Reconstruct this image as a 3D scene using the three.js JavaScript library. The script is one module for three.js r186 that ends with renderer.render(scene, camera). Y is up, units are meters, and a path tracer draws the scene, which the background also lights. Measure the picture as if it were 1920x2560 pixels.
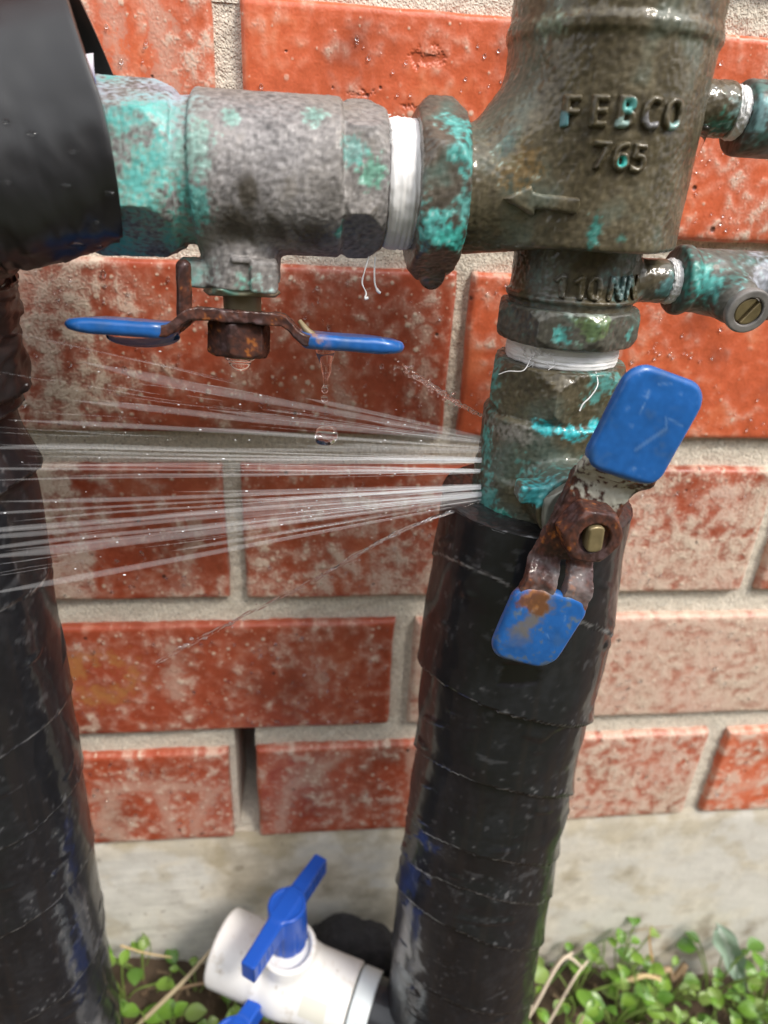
import * as THREE from 'three';
import { mergeGeometries } from 'three/addons/utils/BufferGeometryUtils.js';
import { ImprovedNoise } from 'three/addons/math/ImprovedNoise.js';
import { FontLoader } from 'three/addons/loaders/FontLoader.js';

// ---------------------------------------------------------------- camera, sky, sun, exposure
const scene = new THREE.Scene();
const camera = new THREE.PerspectiveCamera(73.95, 0.75, 0.02, 200);
camera.position.set(0, 0.3219, 0.2525);                      // wall face is z = 0, brick base is y = 0
camera.quaternion.setFromRotationMatrix(new THREE.Matrix4().makeBasis(
  new THREE.Vector3(0.99404526, 0.0473391, 0.098148),
  new THREE.Vector3(0.00165456, 0.89404408, -0.44797594),
  new THREE.Vector3(-0.10895542, 0.44547075, 0.88864195)));
camera.focus = 0.187;
camera.userData.fStop = 11;
const renderer = new THREE.WebGLRenderer({ antialias: true });
renderer.toneMapping = THREE.LinearToneMapping;
renderer.toneMappingExposure = 1.95;
renderer.shadowMap.enabled = true;
const SUN = new THREE.Vector3(0.42, 0.78, 0.46).normalize();
{
  const W = 128, H = 64, d = new Float32Array(W * H * 4), pn = new ImprovedNoise();
  for (let j = 0; j < H; j++) for (let i = 0; i < W; i++) {
    const el = (j + 0.5) / H * Math.PI - Math.PI / 2, az = (i + 0.5) / W * 2 * Math.PI - Math.PI;
    const x = Math.cos(el) * Math.cos(az), y = Math.sin(el), z = Math.cos(el) * Math.sin(az);
    let c = 0;
    for (let o = 0, a = 0.5, f = 1.7; o < 4; o++, a *= 0.5, f *= 2.1) c += a * pn.noise(x * f + 3, y * f * 1.6, z * f + 7);
    const s = Math.max(0, x * SUN.x + y * SUN.y + z * SUN.z);
    const v = (y > 0 ? 0.44 + 0.70 * y : 0.4) * (1 + 0.6 * c) + 0.5 * Math.pow(s, 4) + 1.6 * Math.pow(s, 24);
    const k = (j * W + i) * 4;
    d[k] = v * 0.985; d[k + 1] = v * 1.0; d[k + 2] = v * 1.04; d[k + 3] = 1;
  }
  const t = new THREE.DataTexture(d, W, H, THREE.RGBAFormat, THREE.FloatType);
  t.mapping = THREE.EquirectangularReflectionMapping; t.magFilter = t.minFilter = THREE.LinearFilter;
  t.wrapS = THREE.RepeatWrapping; t.needsUpdate = true;
  scene.background = t; scene.environment = t;
}
const sun = new THREE.DirectionalLight(0xfff4e6, 1.5);
sun.position.copy(SUN).multiplyScalar(3); sun.target.position.set(0.05, 0.2, 0.05);
sun.castShadow = true; sun.shadow.radius = 24; sun.shadow.mapSize.set(2048, 2048);
Object.assign(sun.shadow.camera, { left: -1, right: 1, top: 1, bottom: -1, near: 0.1, far: 8 });
scene.add(sun, sun.target);

// ---------------------------------------------------------------- helpers
let seed0 = 7;
function rng(s) { return () => { s |= 0; s = s + 0x6D2B79F5 | 0; let t = Math.imul(s ^ s >>> 15, 1 | s); t = t + Math.imul(t ^ t >>> 7, 61 | t) ^ t; return ((t ^ t >>> 14) >>> 0) / 4294967296; }; }
const PT = new Uint8Array(512), GT = new Float32Array(768);
{ const r = rng(99), p = [...Array(256).keys()]; for (let i = 255; i > 0; i--) { const j = Math.floor(r() * (i + 1)); [p[i], p[j]] = [p[j], p[i]]; } for (let i = 0; i < 512; i++) PT[i] = p[i & 255];
  for (let i = 0; i < 256; i++) { const z = r() * 2 - 1, a = r() * 6.2832, q = Math.sqrt(1 - z * z); GT[i * 3] = q * Math.cos(a) * 1.5; GT[i * 3 + 1] = q * Math.sin(a) * 1.5; GT[i * 3 + 2] = z * 1.5; } }
function ns(x, y, z) {   // gradient noise, about -1..1
  const X = Math.floor(x), Y = Math.floor(y), Z = Math.floor(z); x -= X; y -= Y; z -= Z;
  const u = x * x * x * (x * (x * 6 - 15) + 10), v = y * y * y * (y * (y * 6 - 15) + 10), w = z * z * z * (z * (z * 6 - 15) + 10);
  const a = PT[X & 255] + (Y & 255), b = PT[X + 1 & 255] + (Y & 255), zi = Z & 255;
  const a0 = PT[a & 255] + zi, a1 = PT[a + 1 & 255] + zi, b0 = PT[b & 255] + zi, b1 = PT[b + 1 & 255] + zi;
  let i = PT[a0 & 255] * 3; const n000 = GT[i] * x + GT[i + 1] * y + GT[i + 2] * z;
  i = PT[b0 & 255] * 3; const n100 = GT[i] * (x - 1) + GT[i + 1] * y + GT[i + 2] * z;
  i = PT[a1 & 255] * 3; const n010 = GT[i] * x + GT[i + 1] * (y - 1) + GT[i + 2] * z;
  i = PT[b1 & 255] * 3; const n110 = GT[i] * (x - 1) + GT[i + 1] * (y - 1) + GT[i + 2] * z;
  i = PT[a0 + 1 & 255] * 3; const n001 = GT[i] * x + GT[i + 1] * y + GT[i + 2] * (z - 1);
  i = PT[b0 + 1 & 255] * 3; const n101 = GT[i] * (x - 1) + GT[i + 1] * y + GT[i + 2] * (z - 1);
  i = PT[a1 + 1 & 255] * 3; const n011 = GT[i] * x + GT[i + 1] * (y - 1) + GT[i + 2] * (z - 1);
  i = PT[b1 + 1 & 255] * 3; const n111 = GT[i] * (x - 1) + GT[i + 1] * (y - 1) + GT[i + 2] * (z - 1);
  const p = n000 + u * (n100 - n000), q = n010 + u * (n110 - n010), r = n001 + u * (n101 - n001), s = n011 + u * (n111 - n011);
  const m = p + v * (q - p); return m + w * (r + v * (s - r) - m);
}
function fbm(x, y, z, o = 4) { let s = 0, a = 0.5; for (let i = 0; i < o; i++) { s += a * ns(x, y, z); x = x * 2.03 + 11.3; y = y * 2.03 + 5.7; z = z * 2.03 + 3.1; a *= 0.5; } return s; }
const sst = (a, b, x) => { x = Math.min(1, Math.max(0, (x - a) / (b - a))); return x * x * (3 - 2 * x); };
const mix = (a, b, t) => a + (b - a) * t;
const mix3 = (a, b, t) => [a[0] + (b[0] - a[0]) * t, a[1] + (b[1] - a[1]) * t, a[2] + (b[2] - a[2]) * t];
const mul3 = (a, k) => [a[0] * k, a[1] * k, a[2] * k];
const V = (x, y, z) => new THREE.Vector3(x, y, z);
const hash2 = (x, y, s) => { let h = Math.imul(x, 374761393) + Math.imul(y, 668265263) + Math.imul(s, 2147483647 ^ 974711) | 0; h = Math.imul(h ^ h >>> 13, 1274126177); return ((h ^ h >>> 16) >>> 0) / 4294967296; };
const taken = {};
function numbered(n) { const k = taken[n] = (taken[n] ?? -1) + 1; return k ? n + '_' + String(k).padStart(3, '0') : n; }
function thing(name, label, category, [x, y, z], group) {
  const g = new THREE.Group(); g.name = numbered(name); g.position.set(x, y, z); scene.add(g);
  g.userData = { label, category }; if (group) g.userData.group = group; return g;
}
// a part whose geometry is given in world metres
function part(parent, name, geo, m, label) {
  let o = V(0, 0, 0); for (let p = parent; p && p !== scene; p = p.parent) o.add(p.position);
  geo.translate(-o.x, -o.y, -o.z);
  const k = new THREE.Mesh(geo, m); k.name = name; if (label) k.userData.label = label; parent.add(k); return k;
}
function solo(name, geo, m, label, category, group, kind) {
  geo.computeBoundingBox(); const c = geo.boundingBox, b = V((c.min.x + c.max.x) / 2, c.min.y, (c.min.z + c.max.z) / 2);
  geo.translate(-b.x, -b.y, -b.z);
  const k = new THREE.Mesh(geo, m); k.name = numbered(name); k.position.copy(b); scene.add(k);
  k.userData = { label, category }; if (group) k.userData.group = group; if (kind) k.userData.kind = kind; return k;
}
const std = (o) => new THREE.MeshStandardMaterial(o), phy = (o) => new THREE.MeshPhysicalMaterial(o);
const lin = (r, g, b) => new THREE.Color().setRGB(r, g, b);

// signed distance shapes ------------------------------------------------
const hyp = Math.hypot, mx = Math.max, mn = Math.min, abs = Math.abs;
function cap2(dr, da, rr) { dr += rr; da += rr; return mn(mx(dr, da), 0) + hyp(mx(dr, 0), mx(da, 0)) - rr; }
const cylY = (x, y, z, cx, cz, r, y0, y1, rr = 0.0006) => cap2(hyp(x - cx, z - cz) - r, abs(y - (y0 + y1) / 2) - (y1 - y0) / 2, rr);
const cylX = (x, y, z, cy, cz, r, x0, x1, rr = 0.0006) => cap2(hyp(y - cy, z - cz) - r, abs(x - (x0 + x1) / 2) - (x1 - x0) / 2, rr);
const cylZ = (x, y, z, cx, cy, r, z0, z1, rr = 0.0006) => cap2(hyp(x - cx, y - cy) - r, abs(z - (z0 + z1) / 2) - (z1 - z0) / 2, rr);
function hex2(a, b, ap, ph, n = 6) { const t = Math.atan2(b, a) - ph, s = 2 * Math.PI / n; let u = t - s * Math.round(t / s); return hyp(a, b) * Math.cos(u) - ap; }
// prism with n sides, apothem ap, length along c from c0 to c1, chamfered so the corners end in arcs
function prism(a, b, c, ap, ph, c0, c1, rr, ch = 0.5, n = 6) {
  const d = cap2(hex2(a, b, ap, ph, n), abs(c - (c0 + c1) / 2) - (c1 - c0) / 2, rr);
  const cone = (hyp(a, b) - ap * 1.03 + (abs(c - (c0 + c1) / 2) - (c1 - c0) / 2 + ap * 0.06) * ch * 2) * 0.7;
  return mx(d, cone);
}
const smin = (a, b, k) => { const h = mx(k - abs(a - b), 0) / k; return mn(a, b) - h * h * k * 0.25; };
const smax = (a, b, k) => -smin(-a, -b, k);
const box = (x, y, z, hx, hy, hz, r = 0) => { const a = abs(x) - hx + r, b = abs(y) - hy + r, c = abs(z) - hz + r; return hyp(mx(a, 0), mx(b, 0), mx(c, 0)) + mn(mx(a, b, c), 0) - r; };
function capsule(x, y, z, a, b, ra, rb) {
  const dx = b[0] - a[0], dy = b[1] - a[1], dz = b[2] - a[2], l = dx * dx + dy * dy + dz * dz;
  const t = mx(0, mn(1, ((x - a[0]) * dx + (y - a[1]) * dy + (z - a[2]) * dz) / l));
  return hyp(x - a[0] - dx * t, y - a[1] - dy * t, z - a[2] - dz * t) - mix(ra, rb, t);
}
// surface nets: f(x,y,z) -> distance, c(x,y,z) -> linear colour
function sdfMesh(f, lo, hi, h, col) {
  const n = [0, 1, 2].map(i => Math.ceil((hi[i] - lo[i]) / h) + 1), [nx, ny, nz] = n, sy = nx, sz = nx * ny;
  const v = new Float32Array(nx * ny * nz), B = 4, rad = h * B * 0.9;
  for (let k = 0; k < nz; k += B) for (let j = 0; j < ny; j += B) for (let i = 0; i < nx; i += B) {
    const c = f(lo[0] + (i + 1.5) * h, lo[1] + (j + 1.5) * h, lo[2] + (k + 1.5) * h), far = abs(c) > rad * 2.2;
    for (let kk = k; kk < mn(k + B, nz); kk++) for (let jj = j; jj < mn(j + B, ny); jj++) for (let ii = i; ii < mn(i + B, nx); ii++)
      v[ii + jj * sy + kk * sz] = far ? c : f(lo[0] + ii * h, lo[1] + jj * h, lo[2] + kk * h);
  }
  const id = new Int32Array(nx * ny * nz).fill(-1), pos = [];
  const off = []; for (let q = 0; q < 8; q++) off.push((q & 1) + (q >> 1 & 1) * sy + (q >> 2 & 1) * sz);
  const E = []; for (let a = 0; a < 8; a++) for (const bit of [1, 2, 4]) if (!(a & bit)) E.push([a, a | bit]);
  for (let k = 0; k < nz - 1; k++) for (let j = 0; j < ny - 1; j++) for (let i = 0; i < nx - 1; i++) {
    const b = i + j * sy + k * sz; let m = 0;
    for (let q = 0; q < 8; q++) if (v[b + off[q]] < 0) m |= 1 << q;
    if (m === 0 || m === 255) continue;
    let X = 0, Y = 0, Z = 0, c = 0;
    for (const [a, e] of E) {
      if ((m >> a & 1) === (m >> e & 1)) continue;
      const va = v[b + off[a]], t = va / (va - v[b + off[e]]);
      X += mix(a & 1, e & 1, t); Y += mix(a >> 1 & 1, e >> 1 & 1, t); Z += mix(a >> 2 & 1, e >> 2 & 1, t); c++;
    }
    id[b] = pos.length / 3; pos.push(lo[0] + (i + X / c) * h, lo[1] + (j + Y / c) * h, lo[2] + (k + Z / c) * h);
  }
  const idx = [];
  for (let k = 1; k < nz - 1; k++) for (let j = 1; j < ny - 1; j++) for (let i = 1; i < nx - 1; i++) {
    const b = i + j * sy + k * sz, s = v[b] < 0;
    const quad = (o, p, q) => { const a = id[b - p - q], c = id[b - q], d = id[b], e = id[b - p]; if (a < 0 || c < 0 || d < 0 || e < 0) return; if (s) idx.push(a, c, d, a, d, e); else idx.push(a, d, c, a, e, d); };
    if (s !== v[b + 1] < 0) quad(1, sy, sz);
    if (s !== v[b + sy] < 0) quad(sy, sz, 1);
    if (s !== v[b + sz] < 0) quad(sz, 1, sy);
  }
  const N = pos.length / 3, nor = new Float32Array(N * 3), cl = col ? new Float32Array(N * 3) : null, e = h * 0.45;
  for (let q = 0; q < N; q++) {
    let x = pos[q * 3], y = pos[q * 3 + 1], z = pos[q * 3 + 2], gx, gy, gz;
    for (let it = 0; it < 2; it++) {
      const a = f(x + e, y - e, z - e), b = f(x - e, y - e, z + e), c = f(x - e, y + e, z - e), d = f(x + e, y + e, z + e);
      gx = a - b - c + d; gy = -a - b + c + d; gz = -a + b - c + d;
      const l = hyp(gx, gy, gz) || 1; gx /= l; gy /= l; gz /= l;
      if (it === 0) { const dd = mx(-h * 0.6, mn(h * 0.6, (a + b + c + d) / 4)); x -= gx * dd; y -= gy * dd; z -= gz * dd; }
    }
    pos[q * 3] = x; pos[q * 3 + 1] = y; pos[q * 3 + 2] = z; nor[q * 3] = gx; nor[q * 3 + 1] = gy; nor[q * 3 + 2] = gz;
    if (cl) { const k = col(x, y, z); cl[q * 3] = k[0]; cl[q * 3 + 1] = k[1]; cl[q * 3 + 2] = k[2]; }
  }
  const g = new THREE.BufferGeometry();
  g.setAttribute('position', new THREE.Float32BufferAttribute(pos, 3)); g.setAttribute('normal', new THREE.BufferAttribute(nor, 3));
  if (cl) g.setAttribute('color', new THREE.BufferAttribute(cl, 3));
  g.setIndex(idx); return g;
}
// grid surface from fn(u, v) -> [x, y, z]; optional colour
function sheet(nu, nv, fn, col, closeU) {
  const p = [], c = [], uv = [], idx = [];
  for (let j = 0; j <= nv; j++) for (let i = 0; i <= nu; i++) {
    const q = fn(i / nu, j / nv); p.push(q[0], q[1], q[2]); uv.push(q[3] ?? i / nu, q[4] ?? j / nv);
    if (col) c.push(...col(q[0], q[1], q[2], i / nu, j / nv));
  }
  for (let j = 0; j < nv; j++) for (let i = 0; i < nu; i++) { const a = j * (nu + 1) + i, b = a + 1, d = a + nu + 1, e = d + 1; idx.push(a, b, e, a, e, d); }
  const g = new THREE.BufferGeometry();
  g.setAttribute('position', new THREE.Float32BufferAttribute(p, 3)); g.setAttribute('uv', new THREE.Float32BufferAttribute(uv, 2));
  if (col) g.setAttribute('color', new THREE.Float32BufferAttribute(c, 3));
  g.setIndex(idx); g.computeVertexNormals();
  if (closeU) { const n = g.attributes.normal; for (let j = 0; j <= nv; j++) { const a = j * (nu + 1), b = a + nu, s = V(n.getX(a) + n.getX(b), n.getY(a) + n.getY(b), n.getZ(a) + n.getZ(b)).normalize(); n.setXYZ(a, s.x, s.y, s.z); n.setXYZ(b, s.x, s.y, s.z); } }
  return g;
}
function tube(pts, r, seg = 24, rs = 7) {
  const c = new THREE.CatmullRomCurve3(pts.map(p => V(...p))), g = new THREE.TubeGeometry(c, seg, 1, rs, false), q = g.attributes.position;
  for (let i = 0; i <= seg; i++) { const o = c.getPointAt(i / seg), k = typeof r === 'function' ? r(i / seg) : r; for (let j = 0; j <= rs; j++) { const t = i * (rs + 1) + j; q.setXYZ(t, o.x + (q.getX(t) - o.x) * k, o.y + (q.getY(t) - o.y) * k, o.z + (q.getZ(t) - o.z) * k); } }
  return g;
}
function tex(w, h, fn, srgb) {
  const d = new Uint8Array(w * h * 4);
  for (let j = 0; j < h; j++) for (let i = 0; i < w; i++) { const c = fn(i, j), k = (j * w + i) * 4; d[k] = c[0]; d[k + 1] = c[1]; d[k + 2] = c[2]; d[k + 3] = 255; }
  const t = new THREE.DataTexture(d, w, h); t.wrapS = t.wrapT = THREE.RepeatWrapping; t.magFilter = THREE.LinearFilter; t.minFilter = THREE.LinearFilter;
  if (srgb) t.colorSpace = THREE.SRGBColorSpace; t.needsUpdate = true; return t;
}
const b8 = (v) => mx(0, mn(255, v * 255)) | 0;
const s8 = (v) => b8(v <= 0.0031308 ? v * 12.92 : 1.055 * Math.pow(mx(v, 0), 1 / 2.4) - 0.055);   // linear to an sRGB byte
// scattered round spots: 0..1
function spots(x, y, cell, dens, r0, r1, s) {
  const i = Math.floor(x / cell), j = Math.floor(y / cell); let m = 0;
  for (let b = -1; b < 2; b++) for (let a = -1; a < 2; a++) {
    const p = hash2(i + a, j + b, s); if (p > dens) continue;
    const cx = (i + a + 0.15 + 0.7 * hash2(i + a, j + b, s + 1)) * cell, cy = (j + b + 0.15 + 0.7 * hash2(i + a, j + b, s + 2)) * cell, r = mix(r0, r1, Math.pow(hash2(i + a, j + b, s + 3), 2));
    const d = hyp(x - cx, y - cy) / r; if (d < 1) m = mx(m, sst(1, 0.55, d));
  }
  return m;
}
function segDist(x, y, pts) { let d = 9, w = 0; for (let i = 0; i + 1 < pts.length; i++) { const [ax, ay, aw] = pts[i], [bx, by, bw] = pts[i + 1], dx = bx - ax, dy = by - ay, t = mx(0, mn(1, ((x - ax) * dx + (y - ay) * dy) / (dx * dx + dy * dy))), q = hyp(x - ax - dx * t, y - ay - dy * t) - mix(aw, bw, t); if (q < d) d = q; } return d; }

// ---------------------------------------------------------------- brick wall
const RH = 0.0762, BH = 0.0626, WX0 = -0.22, WX1 = 0.42, WY0 = -0.005, WY1 = 0.475;
const ROWS = [   // brick edges in each course, from the bottom course up
  [[-0.534, -0.2925], [-0.282, -0.0404], [-0.0268, 0.2128], [0.2240, 0.4655]],
  [[-0.4547, -0.2132], [-0.2027, 0.0388], [0.0483, 0.2900], [0.3003, 0.5420]],
  [[-0.527, -0.2865], [-0.2762, -0.0345], [-0.0274, 0.2030], [0.2115, 0.4530]],
  [[-0.4402, -0.1987], [-0.1885, 0.0530], [0.0590, 0.3005], [0.3105, 0.552]],
  [[-0.5225, -0.281], [-0.271, -0.0293], [-0.0206, 0.2209], [0.2310, 0.4725]],
];
for (let r = 5; r < 12; r++) { const s = (r % 2 ? -0.447 : -0.5225) + 0.004 * hash2(r, 3, 1), a = []; for (let k = 0; k < 4; k++) a.push([s + k * 0.2517, s + k * 0.2517 + 0.2415]); ROWS.push(a); }
// look of each brick in view: base colour, cover of white bloom, size of the bloom, specks, drips
const RED = [0.43, 0.083, 0.036], ORA = [0.60, 0.126, 0.050], DRK = [0.27, 0.056, 0.028], PNK = [0.44, 0.16, 0.105], CREAM = [0.66, 0.56, 0.44], PALE = [0.62, 0.44, 0.36];
const LOOK = {
  '4,1': { b: ORA, e: 0.16, sp: 0.34, dr: 0.55, bias: (x) => 0.25 * sst(-0.05, -0.031, x), st: [[[-0.058, 0.37, 0.0011], [-0.0565, 0.345, 0.0013], [-0.0545, 0.335, 0.0006]], [[-0.047, 0.37, 0.0025], [-0.044, 0.352, 0.0022], [-0.0425, 0.335, 0.0018]]] },
  '4,2': { b: ORA, e: 0.10, sp: 0.13, dr: 0.15, bias: (x, y) => 0.16 * sst(0.10, 0.14, x) + 0.1 * sst(0.318, 0.308, y), st: [] },
  '3,1': { b: mix3(RED, DRK, 0.45), e: 0.16, sp: 0.55, dr: 0.35, bias: (x, y) => 0.42 * sst(-0.052, -0.085, x) + 0.1 * sst(0.26, 0.285, y), st: [[[0.012, 0.252, 0.002], [0.014, 0.243, 0.0035], [0.016, 0.236, 0.001]], [[-0.028, 0.262, 0.0012], [-0.026, 0.247, 0.002]], [[0.041, 0.270, 0.001], [0.045, 0.240, 0.0016]]] },
  '3,2': { b: mix3(ORA, RED, 0.2), e: 0.07, sp: 0.10, dr: 0.3, bias: (x, y) => 0.25 * sst(0.275, 0.288, y) * sst(0.075, 0.060, x), st: [[[0.116, 0.287, 0.004], [0.112, 0.262, 0.0055], [0.110, 0.24, 0.003]]] },
  '2,1': { b: mix3(RED, DRK, 0.5), e: 0.14, sp: 0.25, dr: 0.4, bias: (x, y) => 0.50 * sst(-0.086, -0.094, x) + 0.14 * sst(0.17, 0.156, y), st: [[[-0.046, 0.192, 0.0008], [-0.047, 0.182, 0.0012], [-0.052, 0.172, 0.002], [-0.051, 0.158, 0.001]]] },
  '2,2': { b: mix3(RED, DRK, 0.3), e: 0.34, sp: 0.8, dr: 0.2, bias: (x, y) => 0.14 * sst(0.2, 0.165, y) - 0.24 * sst(0.198, 0.212, y) + 0.22 * sst(0.11, 0.14, x), st: [] },
  '1,1': { b: mix3(RED, DRK, 0.55), e: 0.15, sp: 0.30, dr: 0.3, bias: (x, y) => 0.42 * sst(-0.105, -0.125, x) * sst(0.14, 0.12, y), st: [[[-0.063, 0.128, 0.0015], [-0.061, 0.10, 0.003]], [[0.004, 0.118, 0.001], [0.005, 0.1, 0.0022]]], ochre: [-0.094, 0.112, 0.017] },
  '1,2': { b: PNK, e: 0.58, sp: 0.5, dr: 0.2, bias: (x, y) => 0.15, st: [] },
  '0,1': { b: mix3(RED, DRK, 0.2), e: 0.30, sp: 0.35, dr: 0.1, bias: () => 0, st: [[[-0.11, 0.034, 0.002], [-0.092, 0.041, 0.003], [-0.07, 0.041, 0.0025], [-0.046, 0.037, 0.002]], [[-0.075, 0.04, 0.0022], [-0.073, 0.02, 0.002], [-0.07, 0.002, 0.003]], [[-0.05, 0.036, 0.0025], [-0.057, 0.016, 0.0025], [-0.06, 0.004, 0.002]], [[-0.1, 0.036, 0.003], [-0.107, 0.016, 0.004], [-0.1, 0.006, 0.005]]] },
  '0,2': { b: mix3(RED, DRK, 0.15), e: 0.28, sp: 0.32, dr: 0.2, bias: (x, y) => 0.34 * sst(0.1, 0.135, x), st: [[[0.018, 0.059, 0.0018], [0.006, 0.05, 0.003], [-0.012, 0.035, 0.003], [-0.016, 0.006, 0.003]], [[0.052, 0.055, 0.004], [0.06, 0.03, 0.004], [0.07, 0.01, 0.004]]] },
  '0,3': { b: ORA, e: 0.36, sp: 0.4, dr: 0.1, bias: () => 0, st: [[[0.235, 0.016, 0.002], [0.27, 0.03, 0.004]]] },
  '2,3': { b: RED, e: 0.4, sp: 0.4, dr: 0.1, bias: () => 0.12, st: [] },
};
const MIXED = (r, k) => ({ b: mix3(ORA, DRK, hash2(r, k, 5)), e: 0.15 + 0.3 * hash2(r, k, 6), sp: 0.3, dr: 0.2, bias: () => 0, st: [] });
function brickAt(x, y) {
  const r = Math.floor((y + 0.0068) / RH); if (r < 0 || r >= ROWS.length) return null;
  const row = ROWS[r]; let best = null, bd = 1;
  for (let k = 0; k < row.length; k++) { const d = mx(row[k][0] - x, x - row[k][1]); if (d < bd) { bd = d; best = k; } }
  return [r, best];
}
const TW = 1664, THh = 1248, cH = new Float32Array(TW * THh), cR = new Float32Array(TW * THh);
const lookCache = {};
const wallColor = tex(TW, THh, (i, j) => {
  const x = WX0 + (i + 0.5) / TW * (WX1 - WX0), y = WY0 + (j + 0.5) / THh * (WY1 - WY0), [r, k] = brickAt(x, y) ?? [0, 0];
  const key = r + ',' + k, L = lookCache[key] ??= LOOK[key] ?? MIXED(r, k), sd = r * 13.7 + k * 5.1;
  const n1 = fbm(x * 34, y * 34, sd, 4), n2 = fbm(x * 190, y * 190, sd + 3, 3), n3 = fbm(x * 1400, y * 1400, sd, 2), dr = fbm(x * 150, y * 9, sd + 9, 3);
  let c = mul3(L.b, 1 + 0.42 * n1 + 0.30 * n2 + 0.28 * n3);
  c = mix3(c, [L.b[0] * 1.2, L.b[1] * 1.9, L.b[2] * 2.1], 0.45 * sst(0.05, 0.4, n1 + 0.5 * n2));
  c = mix3(c, mul3(DRK, 0.75), 0.5 * sst(0.12, 0.42, -n1 + 0.3 * n2));
  let m = L.e + L.bias(x, y) + 0.75 * n2 + 0.55 * fbm(x * 62, y * 62, sd + 20, 4) + L.dr * 0.5 * dr;
  m = 0.36 * sst(0.0, 0.6, m) + 0.64 * sst(0.30, 0.74, m + 0.35 * n3);
  for (const s of L.st) m = mx(m, 0.72 * sst(0.0026, -0.0018, segDist(x + 0.006 * n1, y + 0.005 * n2, s) + 0.011 * n2 + 0.005 * n3));
  m *= 0.60 + 0.55 * sst(-0.4, 0.35, 1.3 * n3 + n2);
  let s = mx(spots(x + 0.0006 * n2, y + 0.0006 * n3, 0.0038, L.sp * 0.75, 0.0003, 0.0013, 11), spots(x, y, 0.0021, L.sp * 0.45, 0.0002, 0.00055, 31));
  s *= sst(-0.25, 0.15, fbm(x * 45, y * 45, sd + 40, 2) + 0.1);
  c = mix3(c, mix3(CREAM, PALE, 0.5 + n1), mn(1, 0.80 * m));
  c = mix3(c, mul3(CREAM, 1.08), 0.68 * s);
  if (L.ochre) { const d = hyp(x - L.ochre[0], (y - L.ochre[1]) * 1.1) / L.ochre[2]; c = mix3(c, [0.52, 0.27, 0.09], 0.5 * sst(0.5, 0, abs(d - 0.8) + 1.0 * n2 + 0.7 * n3 + 0.5 * n1 + 0.1)); }
  const pit = spots(x, y, 0.013, 0.18, 0.0004, 0.0012, 77); c = mix3(c, [0.03, 0.012, 0.008], 0.85 * pit);
  let h = 0.5 + 0.18 * n2 + 0.07 * n3 + 0.10 * m * n3 + 0.10 * m + 0.12 * s - 0.4 * pit;
  // flaked spot and hairline cracks on the upper brick
  if (r === 4 && k === 2) {
    const fl = segDist(x, y, [[0.034, 0.3545, 0.0028], [0.041, 0.355, 0.0022]]) + 0.007 * n2 + 0.003 * n3 + 0.0015; h -= 0.4 * sst(0.0012, -0.0012, fl); c = mix3(c, [0.40, 0.075, 0.03], 0.4 * sst(0.0006, -0.001, fl));
    const f2 = segDist(x, y, [[0.0995, 0.313, 0.003], [0.11, 0.312, 0.0035]]) + 0.005 * n2; h -= 0.5 * sst(0.0008, -0.0012, f2); c = mix3(c, [0.36, 0.06, 0.03], 0.7 * sst(0.0006, -0.001, f2));
    for (const q of [[[0.0165, 0.3455, 0], [0.0185, 0.3435, 0.0002], [0.018, 0.3415, 0]], [[0.012, 0.344, 0], [0.0185, 0.3436, 0.0001], [0.021, 0.345, 0]], [[0.0295, 0.341, 0], [0.033, 0.3418, 0.0001], [0.035, 0.341, 0]]]) { const d = segDist(x + 0.002 * n2, y + 0.002 * n3, q); h -= 0.25 * sst(0.0004, 0, d); c = mix3(c, [0.12, 0.03, 0.02], 0.55 * sst(0.0003, 0.0, d)); }
  }
  const q = j * TW + i; cH[q] = h; cR[q] = 0.42 + 0.28 * m + 0.2 * s + 0.25 * n2;
  return [s8(c[0]), s8(c[1]), s8(c[2])];
}, true);
const wallBump = tex(TW, THh, (i, j) => { const v = b8(cH[j * TW + i]); return [v, v, v]; });
const wallRough = tex(TW, THh, (i, j) => { const v = b8(cR[j * TW + i]); return [v, v, v]; });
const brickMat = phy({ map: wallColor, bumpMap: wallBump, bumpScale: 0.0012, roughnessMap: wallRough, roughness: 1, clearcoat: 0.12, clearcoatRoughness: 0.3 });
const mortarBump = tex(512, 512, (i, j) => { const a = i / 512 * 64, b = j / 512 * 64; const v = b8(0.5 + 0.35 * fbm(a, b, 1.5, 3) + 0.35 * (hash2(i >> 1, j >> 1, 4) - 0.5)); return [v, v, v]; });
const mortarColor = tex(512, 512, (i, j) => { const n = fbm(i / 9, j / 9, 4.2, 3), s = hash2(i >> 1, j >> 1, 9), k = 1 + 0.28 * n + 0.30 * (s - 0.5); const c = s > 0.975 ? [0.24, 0.2, 0.16] : s < 0.05 ? [0.72, 0.68, 0.6] : [0.68 * k, 0.625 * k, 0.525 * k]; return [s8(c[0]), s8(c[1]), s8(c[2])]; }, true);
const mortarMat = std({ map: mortarColor, bumpMap: mortarBump, bumpScale: 0.0009, roughness: 0.85 });
const farBrick = [0, 1, 2].map(k => std({ color: lin(...mix3(ORA, DRK, 0.2 + 0.3 * k)), bumpMap: mortarBump, bumpScale: 0.0006, roughness: 0.6 }));

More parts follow.
